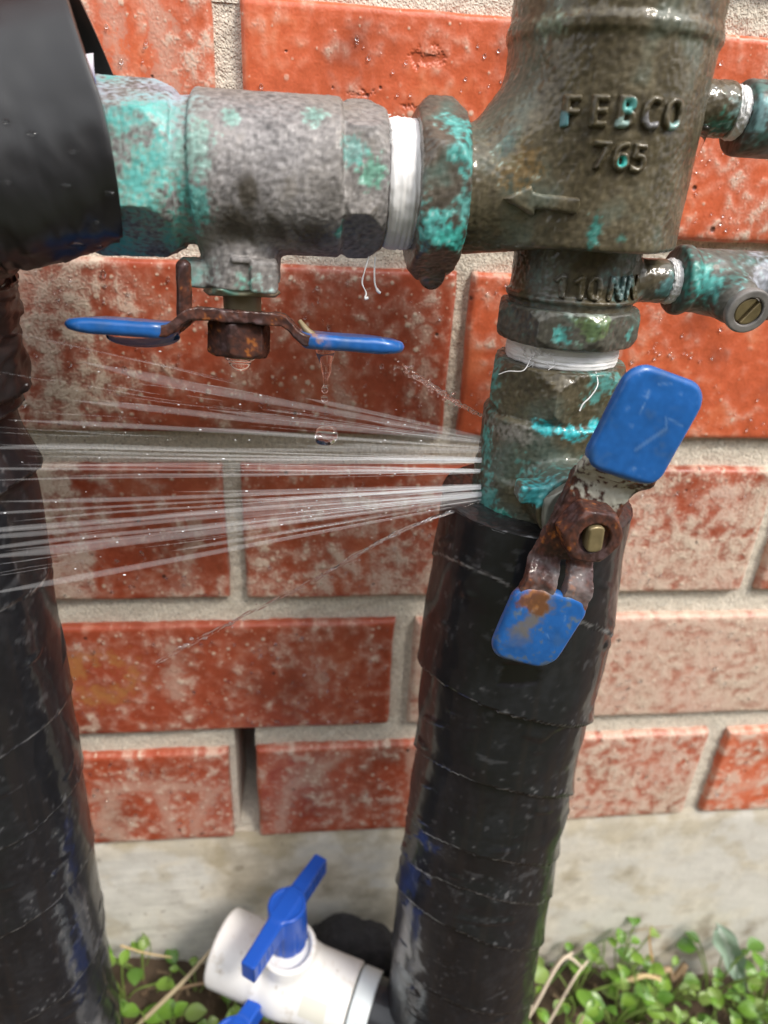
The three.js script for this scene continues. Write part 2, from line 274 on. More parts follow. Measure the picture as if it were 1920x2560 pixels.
const wall = thing('brick_wall', 'weathered red brick wall with white bloom and pale recessed mortar behind the pipes', 'wall', [0.1, 0, -0.05]);
function spread(n, L, e) { const a = [0, 0.0005, 0.0013, 0.0026]; for (let i = 0; i <= n; i++) a.push(0.006 + (L - 0.012) * i / n); a.push(L - 0.0026, L - 0.0013, L - 0.0005, L); return a; }
function brickGeo(x0, x1, y0, y1, sd) {
  const us = spread(22, x1 - x0), vs = spread(6, y1 - y0), p = [], uv = [], idx = [], nu = us.length, nv = vs.length, R = 0.0022;
  const put = (x, y, z, tx, ty) => { p.push(x, y, z); uv.push((tx - WX0) / (WX1 - WX0), (ty - WY0) / (WY1 - WY0)); return p.length / 3 - 1; };
  const at = (u, v) => {
    const x = x0 + u, y = y0 + v, ex = mn(u, x1 - x0 - u), ey = mn(v, y1 - y0 - v);
    const wob = 0.0011 * fbm(x * 55, y * 55, sd, 3), wx = ex < 0.006 ? wob * (u < 0.05 ? 1 : -1) * (1 - ex / 0.006) : 0, wy = ey < 0.006 ? 0.0009 * fbm(x * 60, sd, y * 3, 3) * (1 - ey / 0.006) : 0;
    const k = (e) => e < R ? R - Math.sqrt(mx(0, R * R - (R - e) * (R - e))) : 0;
    return [x + wx, y + wy, -mn(R, k(ex) + k(ey)) - 0.0003 + 0.0007 * fbm(x * 26, y * 26, sd + 5, 3)];
  };
  for (const v of vs) for (const u of us) { const q = at(u, v); put(...q, q[0], q[1]); }
  const F = (i, j) => j * nu + i;
  for (let j = 0; j + 1 < nv; j++) for (let i = 0; i + 1 < nu; i++) idx.push(F(i, j), F(i + 1, j), F(i + 1, j + 1), F(i, j), F(i + 1, j + 1), F(i, j + 1));
  const ring = []; for (let i = 0; i < nu; i++) ring.push([i, 0]); for (let j = 1; j < nv; j++) ring.push([nu - 1, j]); for (let i = nu - 2; i >= 0; i--) ring.push([i, nv - 1]); for (let j = nv - 2; j >= 0; j--) ring.push([0, j]);
  let prev = null;
  for (const [i, j] of ring) {
    const q = at(us[i], vs[j]), s = [];
    for (const z of [q[2], -0.006, -0.045]) { const dz = mn(0.012, q[2] - z), ix = i === 0 ? dz : i === nu - 1 ? -dz : 0, iy = j === 0 ? dz : j === nv - 1 ? -dz : 0; s.push(put(q[0], q[1], z, q[0] + ix, q[1] + iy)); }
    if (prev) for (let t = 0; t < 2; t++) idx.push(prev[t], prev[t + 1], s[t + 1], prev[t], s[t + 1], s[t]);
    prev = s;
  }
  const g = new THREE.BufferGeometry(); g.setAttribute('position', new THREE.Float32BufferAttribute(p, 3)); g.setAttribute('uv', new THREE.Float32BufferAttribute(uv, 2)); g.setIndex(idx); g.computeVertexNormals(); return g;
}
function plainBox(x0, x1, y0, y1, z0, z1, s = 10) { const g = new THREE.BoxGeometry(x1 - x0, y1 - y0, z1 - z0); g.translate((x0 + x1) / 2, (y0 + y1) / 2, (z0 + z1) / 2); const q = g.attributes.position, n = g.attributes.normal, u = g.attributes.uv; for (let i = 0; i < q.count; i++) { if (abs(n.getY(i)) > 0.5) u.setXY(i, q.getX(i) * s, q.getZ(i) * s); else if (abs(n.getX(i)) > 0.5) u.setXY(i, q.getZ(i) * s, q.getY(i) * s); else u.setXY(i, q.getX(i) * s, q.getY(i) * s); } return g; }
function mortarStrip(x0, x1, y0, y1, sd) {   // front sheet, slightly uneven, with a body behind it
  const w = x1 - x0, h = y1 - y0, nu = mx(4, Math.round(w / 0.003)), nv = mx(4, Math.round(h / 0.002));
  const f = sheet(nu, nv, (u, v) => { const x = x0 + w * u, y = y0 + h * v; return [x, y, -0.0047 + 0.0011 * fbm(x * 90, y * 90, sd, 3) + 0.0009 * ns(x * 400, y * 400, sd), x * 10, y * 10]; });
  return f;
}
ROWS.forEach((row, r) => {
  const y0 = r * RH, inView = r < 6;
  row.forEach(([a, b], k) => {
    if (inView && b > WX0 && a < WX1) part(wall, 'brick', brickGeo(a, b, y0 + 0.0006 * hash2(r, k, 2), y0 + BH + 0.0004 * hash2(r, k, 4), r * 7 + k * 3.3), brickMat);
    else part(wall, 'brick', plainBox(a, b, y0, y0 + BH, -0.045, -0.0003 * (1 + k)), farBrick[(r + k) % 3]);
    if (k + 1 < row.length && !(r === 0 && k === 1)) part(wall, 'head_joint', mortarStrip(b - 0.002, row[k + 1][0] + 0.002, y0 - 0.0005, y0 + BH + 0.0005, r + k), mortarMat);
  });
  const by = [y0 + BH - 0.0015, y0 + RH + 0.0015];
  for (const [a, b] of r ? [[row[0][0], row[row.length - 1][1]]] : [[row[0][0], -0.0372], [-0.0270, row[row.length - 1][1]]]) part(wall, 'bed_joint', mortarStrip(a, b, by[0], by[1], r * 3.1), mortarMat);
});
// the open weep joint keeps a little mortar at its foot; the cavity behind is dark
part(wall, 'head_joint', plainBox(-0.0406, -0.0262, -0.0005, 0.003, -0.045, -0.008), mortarMat);
part(wall, 'head_joint', plainBox(-0.0412, -0.0374, 0.003, 0.0740, -0.045, -0.0062), mortarMat);
part(wall, 'bed_joint', plainBox(-0.0374, -0.0268, 0.0742, 0.0785, -0.045, -0.0055), mortarMat);
part(wall, 'wall_core', plainBox(-2.2, 2.4, 0.0005, 2.6, -0.2, -0.12), std({ color: lin(0.35, 0.33, 0.3), roughness: 0.9 }), 'grey block wall behind the brick veneer');
for (const [a, b, c, d] of [[-2.2, -0.56, 0, 2.6], [0.58, 2.4, 0, 2.6], [-0.56, 0.58, 0.915, 2.6]]) part(wall, 'wall_field', plainBox(a, b, c, d, -0.11, -0.004), farBrick[1]);

// ---------------------------------------------------------------- concrete foundation
{
  const X0 = -0.3, X1 = 0.48, Y0 = -0.21, Y1 = 0, W = 1536, H = 416, hh = new Float32Array(W * H);
  const map = tex(W, H, (i, j) => {
    const x = X0 + (i + 0.5) / W * (X1 - X0), y = Y0 + (j + 0.5) / H * (Y1 - Y0);
    const n1 = fbm(x * 22, y * 22, 1, 4), n2 = fbm(x * 120, y * 120, 2, 4), st = fbm(x * 40, y * 260, 3, 3), n3 = fbm(x * 1100, y * 1100, 5, 2);
    let c = mul3(mix3([0.52, 0.465, 0.365], [0.68, 0.635, 0.54], sst(-0.25, 0.2, n1 + 0.3 * n2 + 0.35 * (x > 0.08 ? 1 : 0) * sst(0.08, 0.12, x))), 1 + 0.28 * n1 + 0.2 * n2 + 0.14 * st + 0.28 * n3);
    c = mix3(c, [0.55, 0.545, 0.52], 0.6 * sst(0, 0.35, n1 + 0.3 * st + 0.25 * sst(0.08, 0.2, x)));
    const pm = sst(0.006, -0.004, hyp(mx(abs(x + 0.098) - 0.028, 0), mx(abs(y + 0.062) - 0.028, 0)) - 0.012 + 0.03 * fbm(x * 55, y * 55, 8, 4));   // smear of pale cement
    c = mix3(c, mul3([0.68, 0.665, 0.61], 1 + 0.35 * st + 0.15 * n2), 0.9 * pm);
    c = mix3(c, [0.40, 0.31, 0.15], 0.35 * sst(0.1, 0.4, fbm(x * 48, y * 48, 12, 4) + 0.3 * sst(-0.03, -0.008, y)));
    const mud = sst(0.0, 0.55, 0.8 * fbm(x * 60, y * 60, 15, 4) + 0.35 * n3 + 0.55 * sst(-0.085, -0.135, y) * mix(1, 0.45, sst(0.03, 0.12, x)) - 0.08); c = mix3(c, [0.17, 0.12, 0.07], 0.7 * mud);
    const sp = spots(x + 0.004 * n2, y + 0.004 * n2, 0.011, 0.25 * sst(0.0, -0.05, x), 0.0006, 0.0028, 51); c = mix3(c, [0.16, 0.12, 0.075], 0.55 * sp * sst(-0.4, 0.2, n3));
    const oc = hyp((x - 0.127) / 1.6, y + 0.0145); c = mix3(c, [0.42, 0.2, 0.04], 0.8 * sst(0.003, 0.001, oc + 0.002 * n2));
    const pit = spots(x, y, 0.011, 0.16, 0.0003, 0.0009, 61); c = mix3(c, [0.2, 0.17, 0.13], 0.6 * pit);
    hh[j * W + i] = 0.5 + 0.25 * n2 + 0.2 * n3 + 0.1 * st - 0.3 * pit + 0.08 * pm;
    return [s8(c[0]), s8(c[1]), s8(c[2])];
  }, true);
  const bump = tex(W, H, (i, j) => { const v = b8(hh[j * W + i]); return [v, v, v]; });
  const slab = thing('concrete_foundation', 'stained grey concrete foundation under the brick wall', 'foundation', [0.1, -0.3, -0.05]);
  const g = sheet(130, 36, (u, v) => { const x = X0 + (X1 - X0) * u, y = Y0 + (Y1 + 0.0006 - Y0) * v; return [x, y, -0.0022 + 0.0012 * fbm(x * 30, y * 30, 4, 3) - (v > 0.98 ? 0.002 : 0)]; });
  part(slab, 'concrete_face', g, std({ map, bumpMap: bump, bumpScale: 0.0008, roughness: 0.8 }));
  part(slab, 'concrete_core', plainBox(-2.2, 2.4, -0.4, -0.0012, -0.2, -0.0055), mortarMat);
}

// ---------------------------------------------------------------- ground
const groundY = (x, z) => -0.128 - 0.055 * sst(0.05, 0.4, x) + 0.028 * sst(0.0, -0.12, x) + 0.006 * fbm(x * 22, z * 22, 3, 3) + 0.0035 * ns(x * 130, z * 130, 2);
{
  const warp = (t, L, c) => { const s = t * 2 - 1; return c + Math.sign(s) * (0.55 * abs(s) + L * Math.pow(abs(s), 7)); };
  const g = sheet(260, 260, (u, v) => { const x = warp(u, 60, 0.1), z = warp(1 - v, 60, 0.25); return [x, abs(x) < 1.5 && abs(z) < 1.5 ? groundY(x, z) : -0.15, z, x * 8, z * 8]; },
    (x, y, z) => { const n = fbm(x * 60, z * 60, 9, 3); const far = sst(0.2, 0.4, z + 0.1 * fbm(x * 8, z * 8, 3, 3)); return mix3(mul3([0.075, 0.05, 0.03], 1 + 0.9 * n), mul3([0.085, 0.095, 0.045], 1 + 0.5 * n), far); });
  const m = new THREE.Mesh(g, std({ vertexColors: true, roughness: 0.95, bumpMap: mortarBump, bumpScale: 0.002 })); m.name = 'ground'; m.userData = { kind: 'structure', label: 'dark damp soil strip with lawn beyond', category: 'ground' }; scene.add(m);
}

// ---------------------------------------------------------------- metal, rust, plastic: colours in linear values
const TEAL = [0.045, 0.26, 0.225], AQUA = [0.10, 0.44, 0.41], MINT = [0.20, 0.42, 0.36], OLIVE = [0.070, 0.057, 0.030], BROWN = [0.045, 0.034, 0.02], GREY = [0.205, 0.19, 0.175], LILAC = [0.26, 0.248, 0.248];
const castGrain = (x, y, z, a = 1) => a * (0.00013 * ns(x * 980, y * 980, z * 980) + 0.00009 * ns(x * 560, y * 560, z * 560) + 0.00022 * fbm(x * 190, y * 190, z * 190, 2));
// blobs: [x, y, z, radius, colour, strength]; their edges are broken up by noise
function patches(c, x, y, z, blobs, n, f) {
  for (const [bx, by, bz, r, k, s, sy = 1] of blobs) {
    const d = hyp(x - bx, (y - by) / sy, z - bz); if (d > r * 1.9) continue;
    const m = sst(-0.08, 0.55, 1 - d / r + 1.0 * n + 1.25 * f); if (m > 0) c = mix3(c, mix3(mul3(k, 0.75 + 1.1 * f), [0.42, 0.62, 0.60], 0.6 * sst(0.22, 0.45, f)), m * s);
  }
  return c;
}
const rust = (x, y, z) => {
  const n = fbm(x * 160, y * 160, z * 160, 3), f = fbm(x * 900, y * 900, z * 900, 2);
  let c = mix3([0.034, 0.013, 0.010], [0.085, 0.026, 0.014], sst(-0.3, 0.3, n + f));
  c = mix3(c, [0.40, 0.125, 0.020], 0.8 * sst(0.22, 0.42, 0.8 * n + 0.7 * f));
  return mix3(c, [0.10, 0.062, 0.066], 0.6 * sst(0.15, 0.4, -n + 0.5 * f));
};
const wet = (o) => phy({ vertexColors: true, roughness: 0.55, specularIntensity: 0.6, clearcoat: 0.55, clearcoatRoughness: 0.07, metalness: 0.1, ...o });
const bronzeMat = wet({}), dryBronze = wet({ roughness: 0.62, clearcoat: 0.25, clearcoatRoughness: 0.3 }), rustMat = wet({ roughness: 0.8, clearcoat: 0.45, clearcoatRoughness: 0.16, metalness: 0 });
const gripMat = wet({ roughness: 0.34, clearcoat: 0.35, clearcoatRoughness: 0.15, metalness: 0 });
const brassMat = wet({ roughness: 0.38, metalness: 0.45, clearcoat: 0.2 });
const tapeMat = std({ color: lin(0.80, 0.80, 0.80), roughness: 0.6 });
const wrapMat = phy({ vertexColors: true, roughness: 0.5, specularIntensity: 0.4, clearcoat: 0.55, clearcoatRoughness: 0.1 });
const waterMat = phy({ color: 0xffffff, roughness: 0, transmission: 1, thickness: 0.01, ior: 1.33, metalness: 0 });

// white thread-seal tape wound round a nipple: ax = 'x' or 'y'
function tapeRing(ax, c, r, a, b, sd) {
  return sheet(120, 26, (u, v) => {
    const t = u * 2 * Math.PI, edge = (v < 0.04 ? -1 : v > 0.96 ? 1 : 0), w = 0.0004 * ns(Math.cos(t) * 5, Math.sin(t) * 5, sd);
    const q = v < 0.02 || v > 0.98 ? -0.002 : 0, s = a + (b - a) * v + edge * w + 0.0006 * (v - 0.5) * ns(Math.cos(t) * 4, Math.sin(t) * 4, sd + 3);
    const rr = r + q + 0.00035 * ns(v * 9 + 0.35 * Math.sin(t + sd), sd, 0.3 * Math.cos(t)) + 0.00018 * ns(v * 30, Math.cos(t) * 2, sd) + 0.0003 * ns(Math.cos(t) * 7, Math.sin(t) * 7, v * 3 + sd) - 0.0006 * Math.pow(abs(v - 0.5) * 2, 4);
    return ax === 'x' ? [s, c[0] + rr * Math.cos(t), c[1] + rr * Math.sin(t)] : [c[0] + rr * Math.sin(t), s, c[1] + rr * Math.cos(t)];
  }, null, true);
}
// lever handle in its own frame: u along it, v across, w away from the valve
const prof = (u, s) => 0.0046 * sst(0.0105, 0.0175, abs(u)) * s;
function place(g, o, U, Vv, Ww) { const m = new THREE.Matrix4().makeBasis(U, Vv, Ww); m.setPosition(...o); g.applyMatrix4(m); return g; }
function leverBracket(col) {
  const f = (u, v, w) => {
    const hw = 0.0083 + 0.0016 * sst(0.008, 0.016, abs(u));
    let d = mx(abs(w - prof(u, 1)) * 0.9 - 0.00135, abs(v) - hw, abs(u) - 0.026);
    d = mx(d, -(box(u + 0.0155, v + 0.0005, 0, 0.0045, 0.0013, 1, 0.001)), -(box(u - 0.0195, v - 0.001, 0, 0.0035, 0.0011, 1, 0.001)));
    return d + 0.00055 * fbm(u * 360, v * 360, w * 360, 3);
  };
  return sdfMesh(f, [-0.028, -0.012, -0.003], [0.028, 0.012, 0.008], 0.00045, col);
}
function grip(sgn, u0, u1, hw, col, taper = 0) {
  const uc = (u0 + u1) / 2, hu = (u1 - u0) / 2;
  const f = (u, v, w) => {
    const a = abs(u * sgn - uc) - hu + 0.0055, k = hw - taper * (u * sgn - u0) / (u1 - u0), b = abs(v) - k + 0.0055;
    const d2 = hyp(mx(a, 0), mx(b, 0)) + mn(mx(a, b), 0) - 0.0055;
    return cap2(d2, abs(w - prof(u, 1)) - 0.00195 + 0.0005 * sst(0.7, 1, (u * sgn - u0) / (u1 - u0)) - 0.0002 * ns(u * 90, v * 90, 3), 0.0016) + 0.00005 * ns(u * 500, v * 500, w * 500);
  };
  const s = [sgn * u0, sgn * u1].sort((p, q) => p - q);
  return sdfMesh(f, [s[0] - 0.002, -hw - 0.002, -0.003], [s[1] + 0.002, hw + 0.002, 0.009], 0.0005, col);
}
const BLUE = [0.013, 0.095, 0.32];
const bluePaint = (stain) => (u, v, w) => {
  const n = fbm(u * 140, v * 140, w * 140, 3), f = fbm(u * 700, v * 700, w * 700, 2);
  let c = mul3(BLUE, 1 + 0.35 * n + 0.25 * f); c = mix3(c, [0.05, 0.10, 0.19], 0.35 * sst(0.1, 0.4, -n + 0.5 * f));
  const sc = segDist(u, v, [[0.030, -0.004, 0.00006], [0.026, -0.0015, 0.00018], [0.0235, 0, 0.00004]]);
  c = mix3(c, [0.22, 0.36, 0.55], 0.22 * sst(0.0006, 0.00005, sc));
  for (let k = 0; k < 14; k++) { const a = hash2(k, 1, 3) * 3.14, px = (hash2(k, 2, 3) < 0.5 ? 1 : -1) * (0.018 + 0.026 * hash2(k, 3, 3)), pv = 0.018 * (hash2(k, 4, 3) - 0.5), l = 0.001 + 0.003 * hash2(k, 5, 3); c = mix3(c, [0.15, 0.27, 0.47], 0.32 * sst(0.0004, 0.00002, segDist(u, v, [[px, pv, 0], [px + l * Math.cos(a), pv + l * Math.sin(a), 0.00004]]))); }
  c = mix3(c, [0.16, 0.28, 0.48], 0.5 * sst(0.34, 0.55, n + 0.6 * f) + 0.5 * spots(u, v, 0.006, 0.16, 0.0002, 0.0005, 5));
  return stain ? stain(c, u, v, n, f) : c;
};
function hexNut(col, h0, h1, ap = 0.0072) {
  return sdfMesh((u, v, w) => mx(prism(u, v, w, ap, 0.2, h0, h1, 0.0006, 0.55) + 0.0004 * fbm(u * 360, v * 360, w * 360, 3), -(hyp(u, v) - 0.0040 + mx(0, h1 - 0.0012 - w))), [-0.0095, -0.0095, h0 - 0.001], [0.0095, 0.0095, h1 + 0.001], 0.0005, col);
}
function stemPin(col, h0, h1) { return sdfMesh((u, v, w) => { const c = Math.cos(0.35), s = Math.sin(0.35), p = u * c + v * s, q = -u * s + v * c; return smax(cap2(hyp(p, q) - 0.0036, abs(w - (h0 + h1) / 2) - (h1 - h0) / 2, 0.0004), abs(q) - 0.0021, 0.0006); }, [-0.005, -0.005, h0 - 0.001], [0.005, 0.005, h1 + 0.001], 0.0004, col); }
const brassCol = (x, y, z) => mul3([0.24, 0.19, 0.10], 1 + 0.6 * fbm(x * 300, y * 300, z * 300, 3));

// ---------------------------------------------------------------- the level ball valve between elbow and vacuum breaker
const HY = 0.3198, HZ = 0.065;
{
  const g = thing('ball_valve', 'level bronze ball valve with turquoise patina and rusty blue-gripped lever hanging below', 'valve', [-0.017, 0.2745, 0.065]);
  const BX = -0.017;
  const LEAN = 0.17, f = (x, y, z0) => {
    const a = y - HY, b = z0 - HZ, z = z0;
    let d = cylX(x, y, z, HY, HZ, 0.0178, -0.0266, 0.0078, 0.0012);
    d = smin(d, cylX(x, y, z, HY, HZ, 0.0161, -0.034, 0.012, 0.0004), 0.0008);
    d = smin(d, prism(a, b, x, 0.0170, 0.37, -0.056, -0.0304, 0.0018, 0.24), 0.0008);
    d = smin(d, prism(a, b, x, 0.0157, 0.37, 0.0060, 0.0184, 0.0008, 0.3), 0.0006);
    const zl = z - LEAN * (HY - y), yl = y + LEAN * 0.6 * (z - HZ - 0.0045);
    d = smin(d, cylY(x, yl, zl, BX, HZ, 0.0097, 0.2955, 0.315, 0.0008), 0.0022);
    d = smin(d, box(x - BX + 0.0112, yl - 0.2978, zl - HZ - 0.002, 0.0040, 0.0030, 0.0036, 0.0012), 0.001);          // stop lugs
    d = smin(d, box(x - BX - 0.0062, yl - 0.2990, zl - HZ - 0.0088, 0.0032, 0.0036, 0.002, 0.0008), 0.001);
    d = smin(d, box(x - BX - 0.001, yl - 0.3026, zl - HZ - 0.0097, 0.0024, 0.0006, 0.0008, 0.0004), 0.0004);
    return d + castGrain(x, y, z, 1.15);
  };
  const col = (x, y, z) => {
    const n = fbm(x * 95, y * 95, z * 95, 4), f2 = fbm(x * 760, y * 760, z * 760, 2), l = fbm(x * 40, y * 40, z * 40, 3);
    let c = mix3(GREY, LILAC, sst(-0.3, 0.3, l)); c = mul3(c, 1 + 0.6 * n + 1.15 * f2);
    c = mix3(c, [0.15, 0.13, 0.10], 0.5 * sst(0.1, 0.45, n + 0.4 * f2));
    const left = sst(-0.021, -0.030, x + 0.012 * n);
    c = mix3(c, mix3(mix3([0.30, 0.40, 0.42], MINT, sst(-0.2, 0.2, l)), AQUA, sst(0.0, 0.35, n + f2)), left * sst(-0.22, 0.22, n + 0.9 * f2 + 0.06) * 0.9);
    c = mix3(c, [0.40, 0.42, 0.52], left * 0.5 * sst(0.1, 0.35, -l + 0.6 * f2));
    c = patches(c, x, y, z, [[-0.0262, 0.313, 0.081, 0.0048, AQUA, 0.8, 1.4], [-0.0245, 0.325, 0.082, 0.004, MINT, 0.6, 1.8], [-0.017, 0.3315, 0.078, 0.0028, MINT, 0.7], [0.001, 0.3325, 0.0775, 0.003, MINT, 0.7], [0.0145, 0.3215, 0.081, 0.0038, [0.10, 0.36, 0.25], 0.75], [0.010, 0.326, 0.08, 0.003, AQUA, 0.5], [-0.014, 0.2965, 0.075, 0.0058, [0.13, 0.37, 0.30], 0.8], [-0.0108, 0.2965, 0.076, 0.004, [0.36, 0.5, 0.52], 0.7], [0.0072, 0.308, 0.079, 0.0018, TEAL, 0.9, 4]], n, f2);
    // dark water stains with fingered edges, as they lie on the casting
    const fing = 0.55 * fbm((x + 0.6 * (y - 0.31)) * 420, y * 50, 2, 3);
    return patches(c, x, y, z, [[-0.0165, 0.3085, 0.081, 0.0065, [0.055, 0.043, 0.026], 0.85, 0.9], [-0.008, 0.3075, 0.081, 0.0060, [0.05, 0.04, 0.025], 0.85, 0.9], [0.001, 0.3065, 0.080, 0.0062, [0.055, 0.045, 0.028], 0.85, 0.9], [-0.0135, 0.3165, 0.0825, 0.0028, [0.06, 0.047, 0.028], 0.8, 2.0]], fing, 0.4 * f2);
  };
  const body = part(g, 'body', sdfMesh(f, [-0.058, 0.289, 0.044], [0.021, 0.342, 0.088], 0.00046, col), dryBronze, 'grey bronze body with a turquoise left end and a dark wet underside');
  part(body, 'packing_nut', place(sdfMesh((u, v, w) => prism(u, v, w, 0.0087, 0.5, 0, 0.0026, 0.0004, 0.6) + 0.00006 * fbm(u * 500, v * 500, w * 500, 3), [-0.011, -0.011, -0.001], [0.011, 0.011, 0.0036], 0.0004, (u, v, w) => mul3(mix3([0.30, 0.30, 0.22], MINT, sst(0, 0.3, fbm(u * 200, v * 200, w * 200, 3))), 0.9 + 0.5 * fbm(u * 500, v * 500, w * 500, 2))), [BX, 0.2945, HZ + 0.0043], V(1, 0, 0), V(0, 0.168, 0.986), V(0, -0.986, 0.168)), brassMat);
  part(body, 'stem', (() => { const q = new THREE.CylinderGeometry(0.0048, 0.0048, 0.012, 28); q.translate(BX, 0.2905, HZ + 0.005); return q; })(), std({ color: lin(0.2, 0.17, 0.1), roughness: 0.5, metalness: 0.4 }));
  part(body, 'nipple', (() => { const q = new THREE.CylinderGeometry(0.0136, 0.0136, 0.018, 48); q.rotateZ(Math.PI / 2); q.translate(0.0215, HY - 0.0006, HZ); return q; })(), std({ color: lin(0.14, 0.1, 0.06), roughness: 0.5, metalness: 0.3 }));
  // handle: u runs along +x with a slight fall, w points down
  const an = -0.045, U = V(Math.cos(an), Math.sin(an), 0), W = V(Math.sin(an), -Math.cos(an), 0.17).normalize(), X = V(0, 0, 0).crossVectors(W, U).normalize(), O = [-0.0178, 0.2872, HZ + 0.0055];
  W.crossVectors(U, X);
  const h = new THREE.Group(); h.name = 'lever_handle'; g.add(h);
  h.userData.label = 'rusty bent steel lever with a hex nut and two blue plastic grips';
  part(h, 'bracket', place(leverBracket(rust), O, U, X, W), rustMat);
  const rstain = (c, u, v, n, f) => mix3(c, [0.36, 0.18, 0.05], 0.75 * sst(0.0245, 0.018, abs(u) + 0.004 * n) * sst(-0.05, 0.25, n + f + 0.12));
  part(h, 'grip', place(grip(-1, 0.0150, 0.0414, 0.0106, bluePaint()), O, U, X, W), gripMat);
  part(h, 'grip', place(grip(1, 0.0150, 0.0426, 0.0106, bluePaint(rstain)), O, U, X, W), gripMat, 'blue grip split and rust-stained at its inner end');
  part(h, 'grip_flap', tube([[0.0012, 0.2838, 0.0775], [-0.0008, 0.2856, 0.077], [-0.0024, 0.2874, 0.0755]], (t) => 0.0011 - 0.0005 * t, 10, 8), std({ color: lin(0.22, 0.17, 0.09), roughness: 0.5 }), 'torn brown edge of the blue grip');
  part(h, 'nut', place(hexNut((u, v, w) => mul3(rust(u, v, w), 0.75), 0.0010, 0.0102), O, U, X, W), rustMat);
  part(h, 'stem_end', place(stemPin(brassCol, 0.001, 0.0108), O, U, X, W), brassMat);
  part(h, 'stop_tab', sdfMesh((x, y, z) => capsule(x, y, z, [-0.0307, 0.287, 0.0762], [-0.0302, 0.2995, 0.0752], 0.0019, 0.0018) + 0.0004 * fbm(x * 380, y * 380, z * 380, 3), [-0.0345, 0.283, 0.071], [-0.0265, 0.302, 0.080], 0.0005, rust), rustMat);
  const tp = part(g, 'thread_tape', tapeRing('x', [HY - 0.0006, HZ], 0.0149, 0.0183, 0.0264, 2), tapeMat, 'white thread-seal tape wound round the nipple');
  part(tp, 'loose_strand', tube([[0.0150, 0.3030, 0.071], [0.0140, 0.2995, 0.0715], [0.0135, 0.2965, 0.0712], [0.0146, 0.2940, 0.0714], [0.0143, 0.2928, 0.0716], [0.0152, 0.2930, 0.0716]], (t) => 0.00016 + 0.0001 * Math.sin(t * 9) ** 2 + (t > 0.9 ? 0.0002 : 0), 40, 6), tapeMat);
  part(tp, 'loose_strand', tube([[0.0166, 0.3030, 0.0712], [0.0165, 0.2990, 0.0715], [0.0169, 0.2960, 0.0714], [0.0178, 0.2945, 0.0716], [0.0182, 0.2943, 0.0714]], (t) => 0.00022 + (t > 0.85 ? 0.00015 : 0), 30, 6), tapeMat);
  const fr = rng(12), fz = []; for (let i = 0; i < 40; i++) { const t = -0.6 + 1.6 * fr(), x = fr() < 0.5 ? 0.0185 : 0.0262, r = 0.0148; const p = [x, HY - 0.0006 + r * Math.cos(t), HZ + r * Math.sin(t)], l = 0.0005 + 0.0009 * fr(); fz.push(tube([p, [x + (fr() - 0.5) * 0.0012, p[1] + l * Math.cos(t) * 0.7, p[2] + l * Math.sin(t) * 0.7], [x + (fr() - 0.3) * 0.0016, p[1] + l * Math.cos(t), p[2] + l * Math.sin(t)]], 0.00014, 4, 4)); }
  part(tp, 'frayed_edge', mergeGeometries(fz), tapeMat);
}

